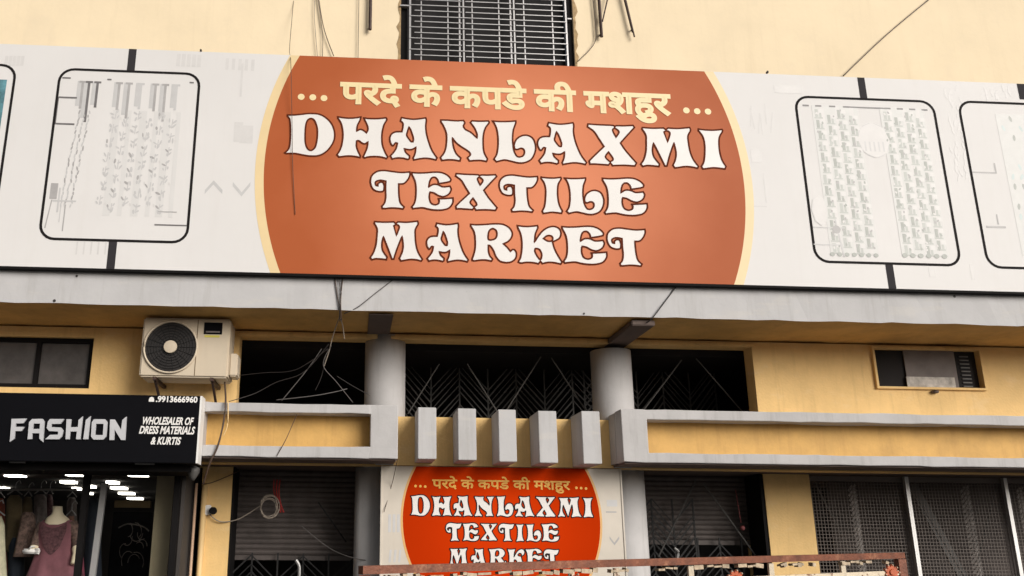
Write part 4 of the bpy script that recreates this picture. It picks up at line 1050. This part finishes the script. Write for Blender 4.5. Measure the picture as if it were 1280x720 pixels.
# small spotlight under the sign's right end
c = at(246, 590, -.3)
sp = empty('spotlight', 'small conical spotlight below the right end of the black sign', 'lamp', (c.x-.01, -.3, c.z))
bm = BM(); lathe(bm, [(.012, -.075), (.03, -.05), (.055, 0), (.056, .035), (.02, .05)], (c.x-.03, -.3, c.z+.0), n=20); build('shade', bm, M_brace, sp, smooth=True)
bm = BM(); tube(bm, [(c.x-.03, -.3, c.z+.05), (c.x-.03, -.3, fz0-.0)], .01, 8); build('stem', bm, M_gate, sp)
# security camera on the pillar
c = at(262, 638, YG)
cc = empty('security_camera', 'small white camera with black lens on the left ochre pillar', 'camera', (c.x, YG, c.z))
bm = BM(); box(bm, c.x-.06, c.x+.02, YG-.05, YG-.001, c.z-.045, c.z+.05, .008); build('mount_box', bm, M_white, cc)
bm = BM(); lathe(bm, [(.035, 0), (.036, .05), (.02, .06)], (c.x+.045, YG-.10, c.z-.005), axis='Y', n=20); tube(bm, [(c.x, YG-.03, c.z), (c.x+.045, YG-.05, c.z-.005)], .014, 8); build('lens_housing', bm, M_blackframe, cc)

# ------------------------------------------------------------------ air conditioner
YA = -0.44
f0 = pbox(176.5, 397.5, 286.5, 471.5, YA)
ac = empty('air_conditioner', 'cream outdoor air conditioner unit with round dark fan under the ledge', 'air conditioner', ((f0[0]+f0[1])/2, YA+.17, f0[2]))
bm = BM(); box(bm, f0[0], f0[1], YA, YA+.32, f0[2], f0[3], .015); build('casing', bm, M_ac, ac)
xsm = ax(245.5, 435, YA); bm = BM(); box(bm, xsm-.004, xsm+.003, YA-.002, YA+.01, f0[2]+.015, f0[3]-.015); build('panel_seam', bm, mat('seam_shadow_gap', (.16, .11, .06), .8), ac)
fc = at(213.5, 434, YA); R = 33*8.0*(7.56/8)/FOC
bm = BM(); lathe(bm, [(R*.96, -.004), (R*.96, -.002)], (fc.x, YA, fc.z), axis='Y', n=48); g = build('fan_guard', bm, M_acdark, ac)
bm = BM()
for k in range(1, 9):
    pts = [(fc.x+R*.95*k/9*math.cos(a*math.pi/20), YA-.012, fc.z+R*.95*k/9*math.sin(a*math.pi/20)) for a in range(41)]; tube(bm, pts, .0022, 4, caps=False)
for k in range(18):
    a = k*math.pi/9; tube(bm, [(fc.x+.05*math.cos(a), YA-.010, fc.z+.05*math.sin(a)), (fc.x+R*.95*math.cos(a), YA-.010, fc.z+R*.95*math.sin(a))], .002, 4)
build('guard_wire', bm, M_gate, g)
bm = BM(); pts = [(fc.x+R*math.cos(a*math.pi/30), YA-.014, fc.z+R*math.sin(a*math.pi/30)) for a in range(61)]; tube(bm, pts, .009, 8, caps=False); build('guard_ring', bm, M_ac, g, smooth=True)
bm = BM(); lathe(bm, [(R*.255, -.018), (R*.24, -.03), (R*.1, -.034)], (fc.x, YA, fc.z), axis='Y', n=28); build('hub', bm, M_ac, g)
bb = pbox(255, 403.2, 278, 418, YA); bm = BM(); box(bm, bb[0], bb[1], YA-.004, YA+.005, bb[2], bb[3], .002); bd = build('badge', bm, M_black, ac)
bm = BM(); box(bm, bb[0]+.02, bb[1]-.02, YA-.006, YA-.0045, bb[2]+.015, bb[2]+.03); build('badge_line', bm, M_greyf, bd)
bm = BM(); box(bm, bb[0]+.01, bb[1]-.02, YA-.002, YA+.004, bb[2]-.028, bb[2]-.008); build('sticker', bm, M_yellowtag, ac)
bm = BM(); box(bm, f0[1]+.001, f0[1]+.075, YA+.06, YA+.26, f0[2]+.03, f0[2]+.24, .012); build('valve_cover', bm, M_ac, ac)
for px in (196, 267):
    x = ax(px, 474, YA+.1); bm = BM(); box(bm, x-.015, x+.015, YA-.01, -.001, f0[2]-.03, f0[2]-.001); beam(bm, (x, YA+.05, f0[2]-.03), (x, -.01, f0[2]-.24), .02, .02); build('bracket', bm, M_darkmetal, ac)

# ------------------------------------------------------------------ rods left on the upper wall
def rod(label, a, b, r, m=M_darkmetal, y=-.05, extra=None):
    bm = BM(); pa, pb = at(*a, y), at(*b, y); tube(bm, [pa, pb], r, 8)
    for e in (extra or ()): tube(bm, [at(*e[0], y), at(*e[1], y)], e[2], 8)
    for z in (pb.z+.05, pa.z-.05): tube(bm, [(pb.x, y, z), (pb.x, .0, z)], r*.6, 6)
    return tag(build('iron_rod', bm, m, loc=tuple(pb)), label, 'rod', 'iron rods on the upper wall')
rod('dark iron rod hanging left of the barred window', (464, -40), (462.5, 37), .018)
rod('dark forked iron rod just right of the barred window', (746, -40), (752, 46), .018, extra=(((766, -30), (753, 27), .008),))
rod('leaning rusty rod with eye end, rightmost beside the barred window', (771, -40), (791, 40), .013, extra=(((775, -30), (793, 46), .009),))

# ------------------------------------------------------------------ cables
def cable(label, pts, r=.006, m=M_cabledark, group='cables on the facade'):
    """pts: (px, py, y)"""
    v = [at(*p) for p in pts]
    return tube_thing('cable', label, 'cable', spline(v, 8) if len(v) > 2 else v, r*0.72, m, n=6, group=group)
yw = -.03
cable('thin cable down the upper wall and in front of the disc at its left', [(370, -30, yw), (366, 12, yw), (362, 60, -.5), (363.5, 78, YS-.05), (365, 150, YS-.03), (366, 210, YS-.02), (369, 268, YS-.01)], .004, M_cable)
cable('brown cable slanting down to the left top of the orange disc', [(396, -20, yw), (404, 32, yw), (417, 70, yw)], .007, M_cable)
cable('grey cable hanging left of the brown slanting cable', [(394, -20, yw), (393, 20, yw), (397, 72, yw)], .005, M_cablepale)
cable('thin brown cable between the slanting and grey cables', [(396, -10, yw), (403, 40, yw), (403, 72, yw)], .005, M_cable)
cable('straight thin cable down the upper wall left of the iron rod', [(449, -20, yw), (448, 40, yw), (447.5, 75, yw)], .005, M_cable)
cable('single cable crossing the upper wall at the right', [(1175, -12, yw), (1110, 42, yw), (1054, 95, yw)], .008, M_cable)
cable('short cable running from the barred window to a nail', [(740, -12, yw), (744, 30, yw), (743, 54, yw), (722, 77, yw)], .006, M_cable)
yl = YL-.012
tops = ((418.5, 346), (424, 346), (428.5, 347))
cable('left strand of the cable bundle over the ledge', [(418, 344, yl), (421, 365, yl), (424, 384, yl), (424.5, 396, yl+.05)], .007, M_cable)
cable('middle strand of the cable bundle over the ledge', [(424, 344, yl-.01), (424.8, 365, yl-.01), (424.6, 384, yl-.01), (425, 402, yl+.05)], .006, M_cabledark)
cable('right strand of the cable bundle over the ledge', [(429, 344, yl), (426.5, 366, yl), (426, 384, yl), (427, 400, yl+.05)], .007, M_cable)
cable('pale frayed cable end turning left below the ledge', [(424.5, 396, -.6), (420, 408, -.5), (415, 424, -.42), (411, 440, -.4), (405, 458, -.36)], .007, M_cablepale)
cable('pale frayed cable end hanging straight below the ledge', [(426, 399, -.6), (428.5, 408, -.55), (430.5, 424, -.5)], .007, M_cablepale)
cable('cable crossing the ledge to the right of the bundle', [(492, 349, yl), (470, 366, yl), (447, 384, yl), (430, 392, yl+.06)], .006, M_cablegrey)
cable('long slack cable swinging down left in front of the dark opening', [(411, 430, -.4), (380, 465, -.35), (345, 478, -.3), (318, 492, -.3), (286, 502, YB+.02)], .005, M_cabledark)
cable('straight grey cable crossing the dark left opening', [(402, 436, -.35), (384, 462, -.35), (352, 501, -.33)], .006, M_cablegrey)
cable('cable running low over the left balcony top', [(345, 500, YB-.01), (390, 495, -.38), (418, 490, -.34), (434, 486, -.3)], .006, M_cablegrey)
cable('thin dark cable fanning right from the bundle across the left opening', [(421, 470, -.36), (440, 482, -.3), (462, 494, -.25)], .004, M_cabledark)
cable('thin dark cable fanning far left from the bundle to the air conditioner', [(410, 436, -.42), (370, 462, -.36), (330, 466, -.3), (292, 470, -.2)], .004, M_cabledark)
cable('thin stray wire hanging in the left opening below the frayed ends', [(407, 446, -.4), (402, 470, -.36), (394, 488, -.34)], .004, M_cabledark)
cable('dark cable dropping from the bundle to the left balcony', [(414, 432, -.42), (404, 456, -.4), (421, 478, -.38), (441, 503, -.30)], .005, M_cablegrey)
cable('cable running across the left balcony front', [(371, 518, YB-.012), (358, 548, YB-.02), (346, 570, YB-.012)], .005, M_cable)
cable('diagonal cable on the ledge right of the lower sign', [(847, 356, yl), (832, 376, yl), (815, 398, yl), (805, 405, yl+.1)], .007, M_cabledark)
cable('brown cable down the left end of the balcony beside the black sign', [(281, 478, -.3), (282, 503, YB-.03), (279, 530, YB-.03), (272, 558, YB-.03), (262, 580, YB), (254, 605, YB+.1)], .012, M_cable)
cable('cream conduit beside the brown cable on the balcony end', [(285, 503, YB-.02), (284.5, 530, YB-.022), (279, 545, YB-.022)], .008, M_pipe)
cable('white cable from the camera to the hanging coil', [(262, 643, YG-.05), (275, 652, YG-.04), (295, 650, YG), (312, 641, YG), (327, 631, YG)], .008, M_cablepale)
cable('grey cable sagging from the coil to the lower left column', [(376, 657, .55), (410, 684, .45), (440, 697, .3), (472, 702, .25)], .006, M_cablegrey)
cable('dark cable from balcony down the white edge of the entrance sign', [(497, 574, YB), (490, 605, 0), (480, 640, .0)], .004, M_cable)
cable('cable sagging along the top of the left ochre pillar', [(250, 604, YG-.01), (262, 604, YG-.02), (283, 596, YG-.02), (300, 588, YG-.01)], .006, M_cable)
# coil with red cloth
cc_ = at(337, 634, .55); rc = random.Random(5)
bm = BM()
for k in range(6):
    ox, oz, rr, ph = rc.uniform(-.01, .01), rc.uniform(-.015, .015), rc.uniform(.075, .10), rc.uniform(0, 1)
    pts = [(cc_.x+ox+rr*.95*math.cos(a*math.pi/14+ph), .55+rc.uniform(-.012, .012), cc_.z+oz+rr*1.15*math.sin(a*math.pi/14+ph)) for a in range(29)]
    tube(bm, pts, .005, 6)
tag(build('cable_coil', bm, M_cablepale, smooth=True, loc=tuple(cc_)), 'pale coil of cable hanging in front of the left rolling shutter', 'cable coil')
bm = BM(); s0 = at(346, 607, .6)
for dx, w in ((-.03, .006), (.0, .008), (.03, .007)):
    tube(bm, spline([s0+Vector((dx, 0, .06)), s0+Vector((dx*.8, -.02, -.06)), s0+Vector((.03+dx*.5, -.03, -.17)), s0+Vector((.05+dx, -.02, -.26))], 5), [w]*8+[w*1.3]*8, 6)
tag(build('red_cloth', bm, M_red, smooth=True, loc=tuple(s0)), 'red cloth strip tied beside the cable coil', 'cloth')
v = at(929, 660, .75); bm = BM(); tube(bm, [(v.x-.02, .8, az(923, 612, .8)), (v.x-.005, .78, v.z+.05)], .004, 6); bmesh.ops.create_icosphere(bm, subdivisions=2, radius=.026, matrix=Matrix.Translation((v.x, .77, v.z)))
tag(build('hanging_charm', bm, mat('dull_red', (.20, .05, .05), .7), smooth=True, loc=(v.x, .77, v.z+.3)), 'dull red charm on a string before the right shutter', 'charm')

# ------------------------------------------------------------------ painted iron railing in the foreground
A, B = at(456, 712.5, -4.1), at(1124, 694.3, -2.6)
D = (B-A); Lr = D.length; u = D.normalized()
rl = empty('railing', 'rusty red and cream painted iron railing with red rosettes in the foreground', 'railing', ((A.x+B.x)/2, (A.y+B.y)/2, 0))
bm = BM(); beam(bm, A-u*.02, B+u*.02, .036, .05); build('top_rail', bm, M_rust, rl)
for e in (A, B):
    bm = BM(); beam(bm, e+Vector((0, .0, -.022)), Vector((e.x, e.y, .0)), .05, .05); build('end_post', bm, M_rust, rl)
def on_rail(px):
    d = CF*FOC + CR*(px-PX); d = Vector((d.x, d.y, 0))
    # intersect the vertical plane through eye and pixel column with the rail line
    best = min((abs((A+D*t-EYE).x*d.y-(A+D*t-EYE).y*d.x), t) for t in [i/4000 for i in range(4001)])[1]
    return A+D*best
t_of = {}
for px in (700, 752, 838, 931, 1014, 1112):
    bm = BM(); p = on_rail(px); beam(bm, p+Vector((0, 0, -.024)), Vector((p.x, p.y, .12)), .028, .022); build('baluster', bm, M_creampaint, rl)
for dz, hh in ((-.105, .028), (-1.2, .03)):
    bm = BM(); beam(bm, A+Vector((.03, -.012, dz)), B+Vector((-.03, -.012, dz)), hh, .014); build('cross_bar', bm, M_creampaint, rl)
M_flake = mat('dirty_cream_flakes', (0.46, 0.36, 0.25), 0.7, var=0.5, scale=30); r4 = random.Random(9); x = 0.0
while x < Lr-.1:
    w = r4.uniform(.015, .075)
    if r4.random() < .6:
        bm = BM(); dz = r4.uniform(-.040, -.026); beam(bm, A+u*x+Vector((0, -.004, dz)), A+u*(x+w)+Vector((0, -.004, dz+r4.uniform(-.008, .008))), r4.uniform(.008, .024), .03); build('paint_flake', bm, M_flake, rl)
    x += w*1.1
M_gild = mat('gilded_scroll_paint', (.45, .25, .06), .5, var=.4, scale=20)
for px in range(474, 690, 27):
    bm = BM(); p = on_rail(px)
    pts = [p+Vector((.045*math.cos(a*.5)*(1-a*.06), -.02, -.085+.045*math.sin(a*.5)*(1-a*.06))) for a in range(12)]; tube(bm, pts, .009, 6)
    build('scroll_work', bm, M_gild, rl)
for px in (704, 887, 1067):
    p = on_rail(px)+Vector((0, -.03, -.098 if px > 750 else -.09)); bm = BM()
    for k in range(9):
        a = k*2*math.pi/9; c = p+Vector((.03*math.cos(a), 0, .03*math.sin(a)))
        vs = [c+Vector((.019*math.cos(a)*math.cos(t)-.010*math.sin(a)*math.sin(t), -.004, .019*math.sin(a)*math.cos(t)+.010*math.cos(a)*math.sin(t))) for t in [q*math.pi/4 for q in range(8)]]
        top = [bm.verts.new(q) for q in vs]; bot = [bm.verts.new(q+Vector((0, .016, 0))) for q in vs]
        bm.faces.new(top); bm.faces.new(list(reversed(bot)))
        for i in range(8): bm.faces.new([top[i], top[(i+1) % 8], bot[(i+1) % 8], bot[i]])
    lathe(bm, [(.016, -.012), (.02, -.002), (.02, .014)], p, axis='Y', n=16)
    ro = build('rosette', bm, M_orange, rl)
    bm = BM()
    for k in range(9):
        a = k*2*math.pi/9; c = p+Vector((.044*math.cos(a), -.007, .044*math.sin(a))); bmesh.ops.create_icosphere(bm, subdivisions=1, radius=.005, matrix=Matrix.Translation(c))
    build('petal_tip', bm, M_creampaint, ro)
